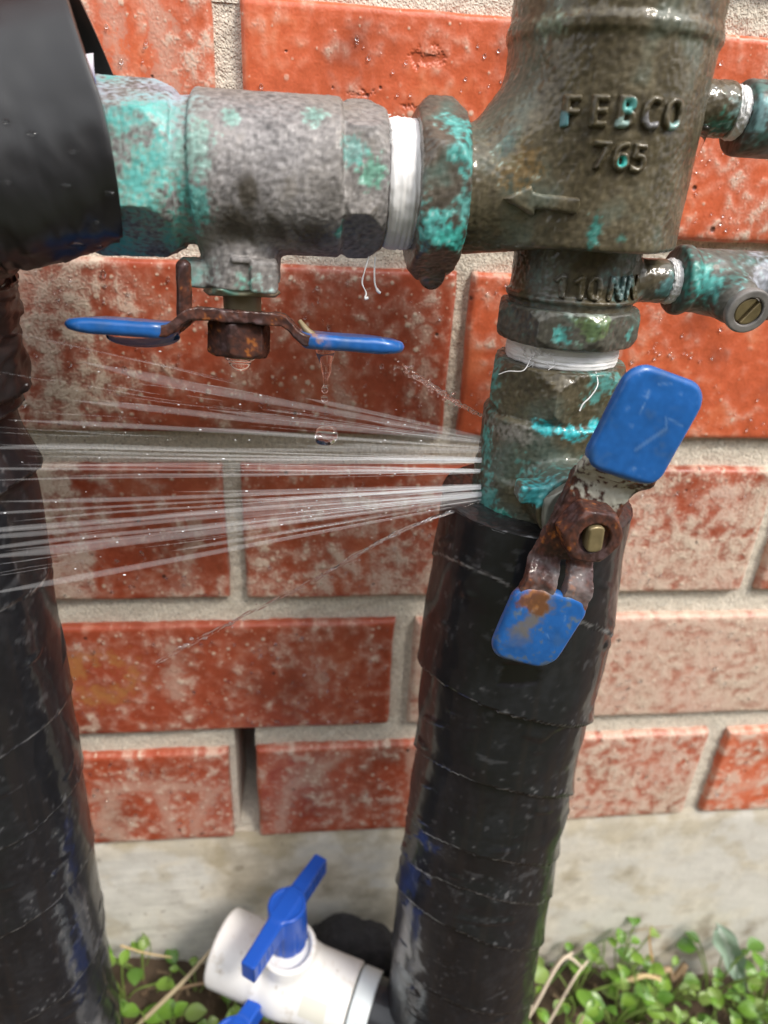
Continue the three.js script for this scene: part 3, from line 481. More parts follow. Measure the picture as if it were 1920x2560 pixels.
// ---------------------------------------------------------------- vacuum breaker
const AX = 0.0712, AZ = 0.065;
const vbBody = (x, y, z) => {
  let d = cylY(x, y, z, AX, AZ, 0.0240, 0.3072, 0.362, 0.0016);
  d = smin(d, cylX(x, y, z, 0.3186, AZ, 0.0152, 0.034, AX, 0.001), 0.006);
  d = smin(d, capsule(x, y, z, [AX - 0.0012, 0.3385, AZ], [0.0490, 0.3205, AZ + 0.0006], 0.0214, 0.0155), 0.0020);   // sloping shoulder
  d = smax(d, 0.3072 - y - mx(0, 0.060 - x) * 0.16, 0.0012);
  return d;
};
{
  const g = thing('vacuum_breaker', 'olive bronze vacuum breaker with raised lettering and arrow on top of the riser', 'vacuum breaker', [AX, 0.2815, AZ]);
  const f = (x, y, z) => {
    let d = vbBody(x, y, z);
    d = smin(d, cylY(x, y, z, AX, AZ, 0.0246, 0.3510, 0.3535, 0.0008), 0.0015);
    d = smin(d, cylX(x, y, z, 0.3405, 0.061, 0.0064, AX, 0.1066, 0.0012), 0.0015);
    return d + castGrain(x, y, z, 1.1);
  };
  const col = (x, y, z) => {
    const n = fbm(x * 90, y * 90, z * 90, 4), f2 = fbm(x * 700, y * 700, z * 700, 2), l = fbm(x * 35, y * 35, z * 35, 3);
    let c = mix3(OLIVE, [0.115, 0.098, 0.062], sst(-0.25, 0.3, l + 0.4 * n)); c = mul3(c, 1 + 0.6 * n + 1.0 * f2);
    c = mix3(c, [0.07, 0.115, 0.10], 0.45 * sst(0.1, 0.45, n + l));
    return patches(c, x, y, z, [[0.0450, 0.3285, 0.0805, 0.0035, [0.05, 0.20, 0.20], 0.6, 1.4], [0.0475, 0.3255, 0.081, 0.0055, [0.20, 0.115, 0.03], 0.65], [0.0655, 0.3115, 0.088, 0.0018, TEAL, 0.85, 2.4], [0.072, 0.311, 0.089, 0.0016, TEAL, 0.5], [0.094, 0.3125, 0.07, 0.004, MINT, 0.5, 2], [0.094, 0.344, 0.07, 0.004, [0.2, 0.25, 0.25], 0.7, 1.5], [0.102, 0.337, 0.064, 0.0055, [0.02, 0.18, 0.13], 0.8], [0.105, 0.3405, 0.066, 0.003, [0.25, 0.4, 0.4], 0.6], [0.05, 0.352, 0.08, 0.005, [0.22, 0.30, 0.22], 0.6, 0.5]], n, f2);
  };
  const body = part(g, 'body', sdfMesh(f, [0.033, 0.3015, 0.0375], [0.109, 0.366, 0.0925], 0.0005, col), bronzeMat, 'olive brown cast body with green stains');
  // bonnet above the ridge
  part(g, 'bonnet', sdfMesh((x, y, z) => cylY(x, y, z, AX, AZ, 0.0232, 0.3535, 0.40, 0.001) + castGrain(x, y, z), [0.045, 0.352, 0.039], [0.098, 0.402, 0.091], 0.0009, (x, y, z) => mul3([0.10, 0.11, 0.11], 1 + 0.9 * fbm(x * 120, y * 120, z * 120, 4))), bronzeMat);
  // inlet neck, hex and lower boss
  const neck = (x, y, z) => {
    let d = cylY(x, y, z, AX, AZ, 0.0166, 0.2915, 0.3085, 0.001);
    d = smin(d, cylY(x, y, z, AX, AZ, 0.0176, 0.2942, 0.2954, 0.0005), 0.0012);
    d = smin(d, cylX(x, y, z, 0.2992, 0.067, 0.0057, AX, 0.0965, 0.0012), 0.0018);
    return d + castGrain(x, y, z);
  };
  const ncol = (x, y, z) => { const n = fbm(x * 110, y * 110, z * 110, 4), f2 = fbm(x * 700, y * 700, z * 700, 2); let c = mul3(mix3(OLIVE, [0.11, 0.105, 0.09], sst(-0.2, 0.3, n)), 1 + 1.0 * f2); c = mix3(c, [0.09, 0.16, 0.145], 0.5 * sst(0.15, 0.45, n + f2)); return patches(c, x, y, z, [[0.0795, 0.2985, 0.080, 0.005, [0.08, 0.22, 0.23], 0.6], [0.0945, 0.298, 0.072, 0.0026, [0.08, 0.30, 0.32], 0.6]], n, f2); };
  const nk = part(g, 'inlet_neck', sdfMesh(neck, [0.052, 0.290, 0.0455], [0.0995, 0.3105, 0.0845], 0.00055, ncol), bronzeMat, 'inlet neck with worn raised lettering');
  const hx = (x, y, z) => prism(x - AX, z - AZ, y, 0.0186, 0.297, 0.2830, 0.2925, 0.0006, 0.3, 8) + castGrain(x, y, z, 1.2);
  const hcol = (x, y, z) => { const n = fbm(x * 110, y * 110, z * 110, 4), f2 = fbm(x * 650, y * 650, z * 650, 2); let c = mul3([0.085, 0.082, 0.066], 1 + 0.6 * n + 1.0 * f2); c = mix3(c, [0.06, 0.15, 0.13], 0.6 * sst(0, 0.4, n + 0.5 * f2)); return patches(c, x, y, z, [[0.064, 0.287, 0.083, 0.0028, AQUA, 1], [0.072, 0.2905, 0.084, 0.005, [0.13, 0.20, 0.06], 0.7], [0.083, 0.2865, 0.079, 0.0022, AQUA, 0.7], [0.055, 0.2865, 0.078, 0.003, TEAL, 0.5], [0.07, 0.2926, 0.082, 0.006, [0.42, 0.46, 0.43], 0.6, 0.14]], n, f2); };
  part(g, 'inlet_hex', sdfMesh(hx, [0.048, 0.281, 0.0415], [0.0945, 0.2945, 0.0885], 0.00055, hcol), bronzeMat, 'hexagonal inlet collar with a bright turquoise spot');
  const oc = (x, y, z) => { const a = y - 0.3180, b = z - AZ; return smax(cap2(hex2(a, b, 0.0186, 0.54), abs(x - 0.0314) - 0.0058, 0.0005), (hyp(a, b) - 0.0213 + mx(0, abs(x - 0.0314) - 0.0026) * 0.9) * 0.74, 0.0006) + castGrain(x, y, z, 1.2); };
  const ocol = (x, y, z) => { const n = fbm(x * 110, y * 110, z * 110, 4), f2 = fbm(x * 650, y * 650, z * 650, 2); let c = mul3([0.10, 0.085, 0.066], 1 + 0.6 * n + 1.0 * f2); c = mix3(c, [0.06, 0.15, 0.13], 0.6 * sst(-0.05, 0.35, n - 0.1)); return patches(c, x, y, z, [[0.0340, 0.334, 0.078, 0.0045, AQUA, 0.9, 1.5], [0.0365, 0.3275, 0.083, 0.0045, AQUA, 0.9, 1.2], [0.0295, 0.311, 0.083, 0.006, AQUA, 0.95, 1], [0.0345, 0.3095, 0.083, 0.005, [0.05, 0.38, 0.33], 0.95], [0.0365, 0.316, 0.084, 0.0035, AQUA, 0.7, 1.6]], n, f2); };
  part(g, 'outlet_hex', sdfMesh(oc, [0.0245, 0.295, 0.0425], [0.0400, 0.341, 0.0875], 0.0005, ocol), bronzeMat, 'hexagonal outlet collar crusted with turquoise');
  // raised letters, each one cast on the curved body: march from the front to the surface
  const font = await new FontLoader().loadAsync('fonts/droid/droid_sans_bold.typeface.json');
  const front = (fn, x, y) => { let z = 0.1; for (let i = 0; i < 60; i++) { const d = fn(x, y, z); if (d < 1e-5) break; z -= d * 0.8; if (z < 0.05) return 0.065; } return z; };
  // distance to closed outlines in the plane (holes by the even-odd rule)
  const outline = (loops) => (x, y) => { let d = 1e9, s = 1; for (const v of loops) for (let i = 0, j = v.length - 1; i < v.length; j = i++) { const ex = v[j][0] - v[i][0], ey = v[j][1] - v[i][1], wx = x - v[i][0], wy = y - v[i][1], t = mx(0, mn(1, (wx * ex + wy * ey) / (ex * ex + ey * ey || 1))), bx = wx - ex * t, by = wy - ey * t; d = mn(d, bx * bx + by * by); const a = y >= v[i][1], b = y < v[j][1], c = ex * wy > ey * wx; if ((a && b && c) || (!a && !b && !c)) s = -s; } return s * Math.sqrt(d); };
  function cast(parent, loops, base, h, c, name) {   // stands h proud of the casting, edges worn round
    const f2 = outline(loops), xs = loops.flat().map(p => p[0]), ys = loops.flat().map(p => p[1]), m = 0.0012, x0 = mn(...xs) - m, x1 = mx(...xs) + m, y0 = mn(...ys) - m, y1 = mx(...ys) + m, zs = [front(base, x0, y0), front(base, x1, y0), front(base, x0, y1), front(base, x1, y1), front(base, (x0 + x1) / 2, (y0 + y1) / 2)].filter(z => z > 0.0651);
    const f = (x, y, z) => { const b = base(x, y, z), e = f2(x, y); return mx(smax(b - h, e - 0.00022 + 0.00012 * ns(x * 600, y * 600, 3), 0.0011), -(b + 0.0009)) + 0.00010 * ns(x * 980, y * 980, z * 980) + 0.0001 * fbm(x * 400, y * 400, z * 400, 2); };
    return part(parent, name, sdfMesh(f, [x0, y0, mn(...zs) - 0.003], [x1, y1, mx(...zs) + 0.003], 0.00034, c), bronzeMat);
  }
  const glyph = (ch, ox, oy, k, sx, tilt) => { const L = []; for (const s of font.generateShapes(ch, 1)) { const q = s.extractPoints(5); L.push(q.shape, ...q.holes); } const lo = mn(...L.flat().map(p => p.x)); return L.map(l => l.map(p => { const a = (p.x - lo) * k * sx, b = p.y * k; return [ox + a - b * 0.02, oy + b + a * tilt]; })); };
  const lcol = (spot, own) => (x, y, z) => { const n = fbm(x * 300, y * 300, z * 300, 3); let c = mul3(own(x, y, z), 1.12); for (const [sx, sy, r, k] of spot) c = mix3(c, mul3(k, 1 + 0.6 * n), 0.9 * sst(0.2, -0.2, hyp(x - sx, y - sy) / r - 1 + 0.8 * n)); return c; };
  const put = (t, x0, y0, x1, y1, size, sx, spot) => { [...t].forEach((ch, i) => { const s = i / (t.length - 1); cast(body, glyph(ch, mix(x0, x1, s), mix(y0, y1, s), size, sx, 0.02), vbBody, 0.0012, lcol(spot, col), 'raised_letter'); }); };
  put('FEBCO', 0.0556, 0.3330, 0.0768, 0.3334, 0.0060, 0.92, [[0.0553, 0.3342, 0.0015, [0.12, 0.30, 0.34]], [0.0680, 0.3372, 0.0014, [0.12, 0.42, 0.40]], [0.0672, 0.334, 0.0012, [0.30, 0.45, 0.42]], [0.0795, 0.334, 0.0014, [0.25, 0.42, 0.40]], [0.0738, 0.335, 0.002, [0.17, 0.17, 0.18]]]);
  put('765', 0.0626, 0.3250, 0.0710, 0.3248, 0.0055, 0.95, [[0.0686, 0.3266, 0.0010, [0.04, 0.50, 0.45]]]);
  cast(body, [[[0, 0], [5.4, 3.0], [6.0, 1.6], [7.6, 1.25], [15.4, 0.9], [15.8, -0.4], [15.4, -2.2], [7.0, -1.6], [6.9, -3.2]].map(([a, b]) => [0.0455 + a * 0.001, 0.3179 + b * 0.001])], vbBody, 0.0016, lcol([], col), 'raised_arrow');
  [['1', 0.0612], ['1', 0.0655], ['0', 0.0692], ['N', 0.0748], ['N', 0.0805]].forEach(([ch, x]) => cast(nk, glyph(ch, x, 0.2960, 0.0056, 1.0, -0.03), neck, 0.0010, lcol([[0.079, 0.3, 0.003, [0.10, 0.16, 0.16]]], ncol), 'raised_letter'));
}

// ---------------------------------------------------------------- test cocks
{
  const tcol = (b) => (x, y, z) => { const n = fbm(x * 120, y * 120, z * 120, 4), f2 = fbm(x * 650, y * 650, z * 650, 2); let c = mul3([0.11, 0.105, 0.09], 1 + 0.7 * n + 0.9 * f2); c = mix3(c, [0.25, 0.28, 0.31], 0.6 * sst(0.05, 0.35, n)); c = mix3(c, [0.07, 0.22, 0.20], 0.6 * sst(0.1, 0.4, -n + 0.6 * f2)); return patches(c, x, y, z, b, n, f2); };
  const a = thing('test_cock', 'dark test cock with white tape beside the raised lettering', 'test cock', [0.118, 0.331, 0.06]);
  part(a, 'body', sdfMesh((x, y, z) => smin(cylX(x, y, z, 0.3388, 0.0605, 0.0088, 0.1095, 0.142, 0.0014), box(x - 0.135, y - 0.337, z - 0.066, 0.008, 0.0065, 0.007, 0.003), 0.004) + castGrain(x, y, z, 0.8), [0.107, 0.327, 0.049], [0.146, 0.350, 0.076], 0.0006, tcol([[0.1105, 0.3395, 0.069, 0.004, [0.2, 0.42, 0.45], 0.7, 2]])), dryBronze);
  part(a, 'thread_tape', tapeRing('x', [0.3399, 0.0608], 0.0061, 0.1064, 0.1100, 8), tapeMat);
  const b = thing('test_cock', 'test cock with turquoise crust and a slotted brass screw beside the hex collar', 'test cock', [0.112, 0.29, 0.068]);
  const bb = part(b, 'body', sdfMesh((x, y, z) => {
    let d = cylX(x, y, z, 0.2996, 0.067, 0.0083, 0.0992, 0.136, 0.0012);
    d = smin(d, cylX(x, y, z, 0.2996, 0.067, 0.0091, 0.0988, 0.1022, 0.0012), 0.001);
    d = smin(d, capsule(x, y, z, [0.1120, 0.2985, 0.066], [0.1113, 0.2963, 0.0775], 0.0073, 0.0060), 0.003);
    d = smin(d, box(x - 0.124, y - 0.297, z - 0.062, 0.009, 0.0070, 0.008, 0.003), 0.003);
    return d + castGrain(x, y, z, 0.9);
  }, [0.098, 0.287, 0.053], [0.143, 0.313, 0.087], 0.00055, tcol([[0.101, 0.302, 0.075, 0.0055, TEAL, 0.9, 1.4], [0.1045, 0.2995, 0.076, 0.0045, AQUA, 0.75], [0.1105, 0.299, 0.078, 0.0035, [0.07, 0.36, 0.38], 0.8], [0.113, 0.2935, 0.079, 0.004, [0.06, 0.17, 0.16], 0.6], [0.121, 0.305, 0.076, 0.008, [0.36, 0.38, 0.44], 0.7]])), dryBronze);
  const d = V(-0.035, -0.20, 0.98).normalize(), ux = V(1, 0, 0).addScaledVector(d, -d.x).normalize(), uy = V(0, 0, 0).crossVectors(d, ux);
  part(bb, 'screw_ring', place(sdfMesh((u, v, w) => mx(cap2(hyp(u, v) - 0.0057, abs(w) - 0.0012, 0.0005), -(hyp(u, v) - 0.0036)), [-0.007, -0.007, -0.002], [0.007, 0.007, 0.002], 0.0004, (u, v, w) => mul3([0.20, 0.19, 0.18], 1 + 0.8 * fbm(u * 300, v * 300, w * 300, 3))), [0.1110, 0.2950, 0.0845], ux, uy, d), dryBronze);
  part(bb, 'slotted_screw', place(sdfMesh((u, v, w) => { const c = Math.cos(1.05), s = Math.sin(1.05), q = -u * s + v * c; return mx(cap2(hyp(u, v) - 0.0034, abs(w) - 0.0012, 0.0003), -box(0, q, w - 0.0012, 1, 0.00042, 0.0011)); }, [-0.0045, -0.0045, -0.002], [0.0045, 0.0045, 0.002], 0.00032, brassCol), [0.1110, 0.2950, 0.0841], ux, uy, d), brassMat, 'brass screw with a slot');
  part(b, 'thread_tape', tapeRing('x', [0.2992, 0.067], 0.0058, 0.0962, 0.0996, 4), tapeMat);
}

// ---------------------------------------------------------------- upright ball valve on the riser
{
  const g = thing('ball_valve', 'upright bronze ball valve with a large blue lever, spraying water from its side', 'valve', [AX, 0.2265, AZ]);
  const SY = 0.2437, SX = 0.0700;
  const f = (x, y, z) => {
    let d = prism(x - AX, z - AZ, y, 0.0181, 0.314, 0.2616, 0.2772, 0.0007, 0.30);
    d = smin(d, cylY(x, y, z, AX, AZ, 0.0199, 0.2395, 0.2622, 0.0012), 0.0012);
    d = smin(d, cylY(x, y, z, AX, AZ, 0.0206, 0.2255, 0.2445, 0.0010), 0.0012);
    d = smin(d, cylZ(x, y, z, SX, SY, 0.0098, 0.068, 0.0950, 0.0010), 0.0030);
    d = smin(d, box(x - SX + 0.0105, y - SY - 0.0035, z - 0.091, 0.0040, 0.0026, 0.0034, 0.0010), 0.0012);
    return d + castGrain(x, y, z, 1.25);
  };
  const col = (x, y, z) => {
    const n = fbm(x * 100, y * 100, z * 100, 4), f2 = fbm(x * 650, y * 650, z * 650, 2), l = fbm(x * 38, y * 38, z * 38, 3);
    let c = mul3(mix3(OLIVE, [0.10, 0.085, 0.055], sst(-0.25, 0.3, l)), 1 + 0.5 * n + 1.0 * f2);
    c = mix3(c, [0.07, 0.125, 0.11], 0.6 * sst(-0.1, 0.35, l + 0.5 * n + 0.2 * sst(0.258, 0.245, y)));
    c = mix3(c, [0.07, 0.30, 0.28], 0.75 * sst(0.16, 0.5, fbm(x * 70, y * 70, z * 70, 3) + 0.7 * f2 + 0.25 * sst(0.056, 0.05, x)));
    c = mix3(c, [0.30, 0.29, 0.27], 0.7 * sst(0.004, 0.001, abs(y - 0.2585 - 0.2 * (x - 0.052)) + 0.004 * n) * sst(0.066, 0.058, x) * sst(-0.35, 0.2, f2));
    return patches(c, x, y, z, [[0.064, 0.2620, 0.083, 0.0042, [0.04, 0.50, 0.55], 0.95, 0.5], [0.071, 0.2615, 0.085, 0.0045, [0.04, 0.50, 0.55], 0.95, 0.45], [0.079, 0.2622, 0.083, 0.0048, [0.04, 0.52, 0.57], 0.95, 0.5], [0.0515, 0.2545, 0.068, 0.0035, AQUA, 0.9, 1.3], [0.0525, 0.2495, 0.07, 0.004, AQUA, 0.65, 1.2], [0.059, 0.2475, 0.0935, 0.0052, [0.06, 0.42, 0.45], 0.95], [0.0645, 0.2475, 0.094, 0.0045, [0.09, 0.34, 0.35], 0.8], [0.055, 0.2335, 0.080, 0.0045, [0.05, 0.36, 0.29], 0.8, 0.5], [0.0615, 0.2315, 0.084, 0.004, [0.04, 0.33, 0.30], 0.8, 0.5]], n, f2);
  };
  const body = part(g, 'body', sdfMesh(f, [0.0480, 0.2235, 0.0425], [0.0945, 0.2795, 0.0975], 0.00052, col), bronzeMat, 'olive bronze body with bright turquoise crust below the hex');
  part(body, 'packing_nut', place(sdfMesh((u, v, w) => prism(u, v, w, 0.0085, 0.1, 0, 0.0030, 0.0004, 0.5), [-0.011, -0.011, -0.001], [0.011, 0.011, 0.004], 0.00045, (u, v, w) => mul3([0.2, 0.21, 0.18], 1 + 0.8 * fbm(u * 250, v * 250, w * 250, 3))), [SX, SY, 0.0950], V(1, 0, 0), V(0, 1, 0), V(0, 0, 1)), brassMat);
  part(body, 'nipple', (() => { const q = new THREE.CylinderGeometry(0.0142, 0.0142, 0.012, 48); q.translate(AX, 0.2800, AZ); return q; })(), std({ color: lin(0.14, 0.1, 0.06), roughness: 0.5, metalness: 0.3 }));
  const U = V(0.290, 0.957, 0).normalize(), W = V(0, 0, 1), X = V(0, 0, 0).crossVectors(W, U), O = [SX, SY, 0.1022];
  const h = new THREE.Group(); h.name = 'lever_handle'; g.add(h); h.userData.label = 'rusted steel lever with flaking grey paint, hex nut and two blue grips';
  const paint = (u, v, w) => { const n = fbm(u * 130, v * 130, w * 130, 4), f2 = fbm(u * 700, v * 700, w * 700, 2); let c = rust(u, v, w); const e = mn(0.0099 - abs(v), 0.02) / 0.004; const m = sst(0.004, 0.008, u) * sst(0.1, -0.12, n + 0.75 * f2 - 0.04 + 0.3 * sst(0.7, 0.2, e) + 0.3 * sst(0.0085, 0.0065, u)); c = mix3(c, mul3([0.40, 0.40, 0.34], 1 + 0.3 * f2), m); const gm = sst(-0.011, -0.0135, u) * sst(-0.1, 0.25, n + 0.2) * 0.6; return mix3(c, [0.17, 0.15, 0.15], gm); };
  part(h, 'bracket', place(leverBracket(paint), O, U, X, W), rustMat, 'rusted steel plate with patches of pale grey paint');
  const low = (c, u, v, n, f) => { const s = sst(0.0030, -0.0015, abs(v - 0.0030 + 0.12 * (u + 0.025)) - 0.0012 + 0.008 * n + 0.004 * f) * sst(-0.040, -0.034, u + 0.01 * n); c = mix3(c, [0.16, 0.125, 0.05], 0.72 * s); c = mix3(c, mix3([0.13, 0.05, 0.018], [0.34, 0.14, 0.03], sst(-0.2, 0.3, f + n)), 0.92 * sst(0.002, -0.0015, hyp(u + 0.0212, v - 0.0062) - 0.0038 + 0.010 * n + 0.005 * f)); c = mix3(c, [0.10, 0.11, 0.075], 0.6 * sst(0.25, 0.5, n + f + 0.55 * sst(-0.038, -0.0435, u))); return c; };
  part(h, 'grip', place(grip(1, 0.0150, 0.0424, 0.0106, bluePaint()), O, U, X, W), gripMat, 'clean scuffed blue upper grip');
  part(h, 'grip', place(grip(-1, 0.0188, 0.0432, 0.0112, bluePaint(low), 0.0014), O, U, X, W), gripMat, 'rust-stained blue lower grip');
  part(h, 'nut', place(hexNut((u, v, w) => rust(u + 0.1, v, w), 0.0010, 0.0092, 0.0070), O, U, X, W), rustMat);
  part(h, 'stem_end', place(stemPin(brassCol, 0.001, 0.0100), O, U, X, W), brassMat, 'flattened brass stem end');
  const tp = part(g, 'thread_tape', tapeRing('y', [AX, AZ], 0.0156, 0.2768, 0.2836, 6), tapeMat, 'white thread-seal tape wound under the hex collar');
  part(tp, 'loose_strand', tube([[0.0755, 0.2775, 0.0812], [0.0752, 0.2748, 0.0845], [0.0735, 0.2718, 0.0852], [0.0718, 0.2698, 0.0853], [0.0712, 0.2680, 0.0854]], (t) => 0.00012 + 0.0001 * t, 30, 6), tapeMat);
  part(tp, 'loose_strand', tube([[0.0590, 0.2795, 0.0762], [0.0570, 0.2765, 0.0775], [0.0535, 0.2755, 0.0750], [0.0515, 0.2742, 0.0735]], 0.00014, 30, 6), tapeMat);
  const fr = rng(21), fz = []; for (let i = 0; i < 34; i++) { const t = -1.1 + 0.7 * fr(), r = 0.0158, p = [AX + r * Math.sin(t), 0.278 + 0.005 * fr(), AZ + r * Math.cos(t)]; const q = [p[0] - 0.0008 * fr() + 0.0015 * (fr() - 0.5), p[1] + 0.003 * (fr() - 0.4), p[2] + 0.0006 * fr()], s = [q[0] + 0.003 * (fr() - 0.6), q[1] + 0.003 * (fr() - 0.5), q[2] + 0.0006 * (fr() - 0.3)]; fz.push(tube([p, q, s], 0.0001, 6, 4)); }
  part(tp, 'frayed_edge', mergeGeometries(fz), tapeMat);
}

// ---------------------------------------------------------------- tape-wrapped pipes
const sleeveDrops = [];
const interp = (a, y) => { if (y >= a[0][0]) return a[0][1]; for (let i = 0; i + 1 < a.length; i++) if (y >= a[i + 1][0]) { const t = (a[i][0] - y) / (a[i][0] - a[i + 1][0]); return mix(a[i][1], a[i + 1][1], t * t * (3 - 2 * t)); } return a[a.length - 1][1]; };
function wrapped(cx, cz, prof2, seams, y0, y1, sd, hole) {
  // seams: [y at sides, rise to the right, rise to the front, lip]
  const seamY = (s, t) => s[0] + s[1] * Math.sin(t) + s[2] * Math.cos(t) + 0.0012 * ns(Math.sin(t) * 2.2, Math.cos(t) * 2.2, s[0] * 90 + sd);
  const near = (t, y) => { let up = [9, 0], dn = [9, 0]; for (const s of seams) { const d = seamY(s, t) - y; if (d >= 0 && d < up[0]) up = [d, s[3]]; if (d < 0 && -d < dn[0]) dn = [-d, s[3]]; } return [up, dn]; };
  const rad = (t, y) => {
    const [up, dn] = near(t, y); let r = interp(prof2, y) + 0.0011 * fbm(Math.sin(t) * 1.1, y * 36, Math.cos(t) * 1.1 + sd, 2) + 0.00018 * fbm(Math.sin(t) * 5, y * 150, Math.cos(t) * 5 + sd, 3);
    if (dn[0] < 0.5) r += 1.6 * dn[1] * Math.exp(-dn[0] / 0.008);              // lower edge of a turn stands proud
    if (up[0] < 0.5) r -= 0.35 * up[1] * Math.exp(-up[0] / 0.004);
    const wr = ns(Math.sin(t) * 2.5 + sd, y * 190 + 2.5 * Math.sin(t * 1.3 + sd), Math.cos(t) * 2.5); r += 0.0007 * sst(0.42, 0.8, wr);
    if (hole) r -= 0.0006 * hole(t, y);
    return r;
  };
  const NU = 260, NV = Math.round((y1 - y0) / 0.00075);
  return sheet(NU, NV, (u, v) => { const t = u * 2 * Math.PI + Math.PI, y = mix(y0, y1, v), r = rad(t, y); return [cx(y) + r * Math.sin(t), y, cz + r * Math.cos(t)]; }, (x, y, z, u, v) => {
    const t = u * 2 * Math.PI + Math.PI, [up, dn] = near(t, y), S = Math.sin(t), C = Math.cos(t);
    const n = fbm(S * 3, y * 40, C * 3 + sd, 4), f2 = fbm(x * 420, y * 420, z * 420 + sd, 3), dr = fbm(S * 11 + sd, y * 14, C * 11, 3);
    let c = mul3([0.0085, 0.0092, 0.0115], 1 + 0.6 * n + 0.5 * f2);
    c = mix3(c, [0.018, 0.0195, 0.023], 0.7 * sst(0.0, 0.5, n + 0.5 * f2 + 0.25 * dr));
    const e = mn(dn[0], up[0]); c = mix3(c, [0.33, 0.33, 0.33], 0.75 * sst(0.0007, 0.0001, e + 0.0009 * f2) * sst(-0.25, 0.2, fbm(S * 9, y * 60, C * 9, 3)));
    if (dn[0] < 0.012) c = mix3(c, [0.30, 0.30, 0.31], 0.3 * sst(0.46, 0.62, f2 + 0.4 * n + 0.25 * (1 - dn[0] / 0.012)));
    c = mix3(c, [0.012, 0.011, 0.012], 0.9 * sst(0.12, 0.25, dr));                                    // wet runs
    c = mix3(c, [0.35, 0.34, 0.32], 0.7 * spots(t * 0.033, y, 0.017, 0.025, 0.0002, 0.0006, 91)); c = mix3(c, [0.08, 0.083, 0.09], 0.4 * sst(0.30, 0.5, fbm(x * 70, y * 160, z * 70 + sd, 3) + 0.5 * f2));
    const sc = sst(0.55, 0.62, ns(x * 420 + y * 160, y * 240 - x * 90, z * 420)); c = mix3(c, [0.10, 0.10, 0.11], 0.3 * sc);
    if (hole) c = mix3(c, [0.004, 0.004, 0.004], hole(t, y));
    return c;
  }, true);
}
{
  const g = thing('insulated_pipe', 'upright pipe wrapped in black tape below the spraying blue-handled valve', 'pipe', [AX, -0.16, AZ]);
  const prof2 = [[0.2345, 0.0292], [0.2237, 0.0294], [0.2079, 0.0304], [0.193, 0.0312], [0.177, 0.0315], [0.160, 0.0306], [0.147, 0.0306], [0.138, 0.0300], [0.126, 0.0299], [0.1136, 0.0306], [0.106, 0.0312], [0.0927, 0.0307], [0.0759, 0.0314], [0.055, 0.0323], [0.03, 0.0328], [0.006, 0.0331], [-0.02, 0.0338], [-0.06, 0.035], [-0.16, 0.036]];
  const cx = (y) => 0.0706 + 0.0020 * sst(0.05, -0.06, y);
  const hole = (t, y) => { const a = t - 2 * Math.PI * Math.round(t / (2 * Math.PI)); return sst(0.018, -0.018, abs(a + 0.235 + 0.03 * ns(y * 500, 1, 2)) - 0.185) * sst(0.0006, -0.0006, abs(y - 0.1895 - 0.006 * a) - 0.0040 - 0.0006 * ns(a * 22, 4, 1)); };
  part(g, 'tape_wrap', wrapped(cx, AZ, prof2, [[0.197, -0.016, 0.015, 0.0003], [0.158, -0.011, 0.012, 0.0011], [0.117, -0.011, 0.020, 0.0008], [0.081, -0.011, 0.022, 0.0006], [0.056, -0.012, 0.026, 0.0005], [0.031, -0.018, 0.026, 0.0009], [-0.012, -0.016, 0.024, 0.0007], [-0.055, -0.015, 0.02, 0.0007], [-0.1, -0.015, 0.02, 0.0007]], -0.16, 0.2338, 3, hole), wrapMat);
  part(g, 'foam_rim', sheet(160, 18, (u, v) => { const t = u * 2 * Math.PI, r = mix(0.0294, 0.0190, v); return [AX - 0.0006 * (1 - v) + r * Math.sin(t), 0.2338 + 0.0006 * Math.sin(v * Math.PI) + 0.0011 * fbm(Math.sin(t) * r * 900, v * 8, Math.cos(t) * r * 900, 3) - 0.001 * (v > 0.95) + (v < 0.03 ? -0.0004 : 0), AZ + r * Math.cos(t)]; }, (x, y, z) => mul3([0.012, 0.012, 0.013], 1 + fbm(x * 900, y * 900, z * 900, 2)), true), phy({ vertexColors: true, roughness: 0.45, clearcoat: 0.8, clearcoatRoughness: 0.1 }), 'wet black foam rim at the top of the wrap');
  part(g, 'pipe_core', (() => { const q = new THREE.CylinderGeometry(0.0186, 0.0186, 0.40, 40); q.translate(AX, 0.03, AZ); return q; })(), std({ color: lin(0.25, 0.09, 0.04), roughness: 0.4, metalness: 0.7 }));
}
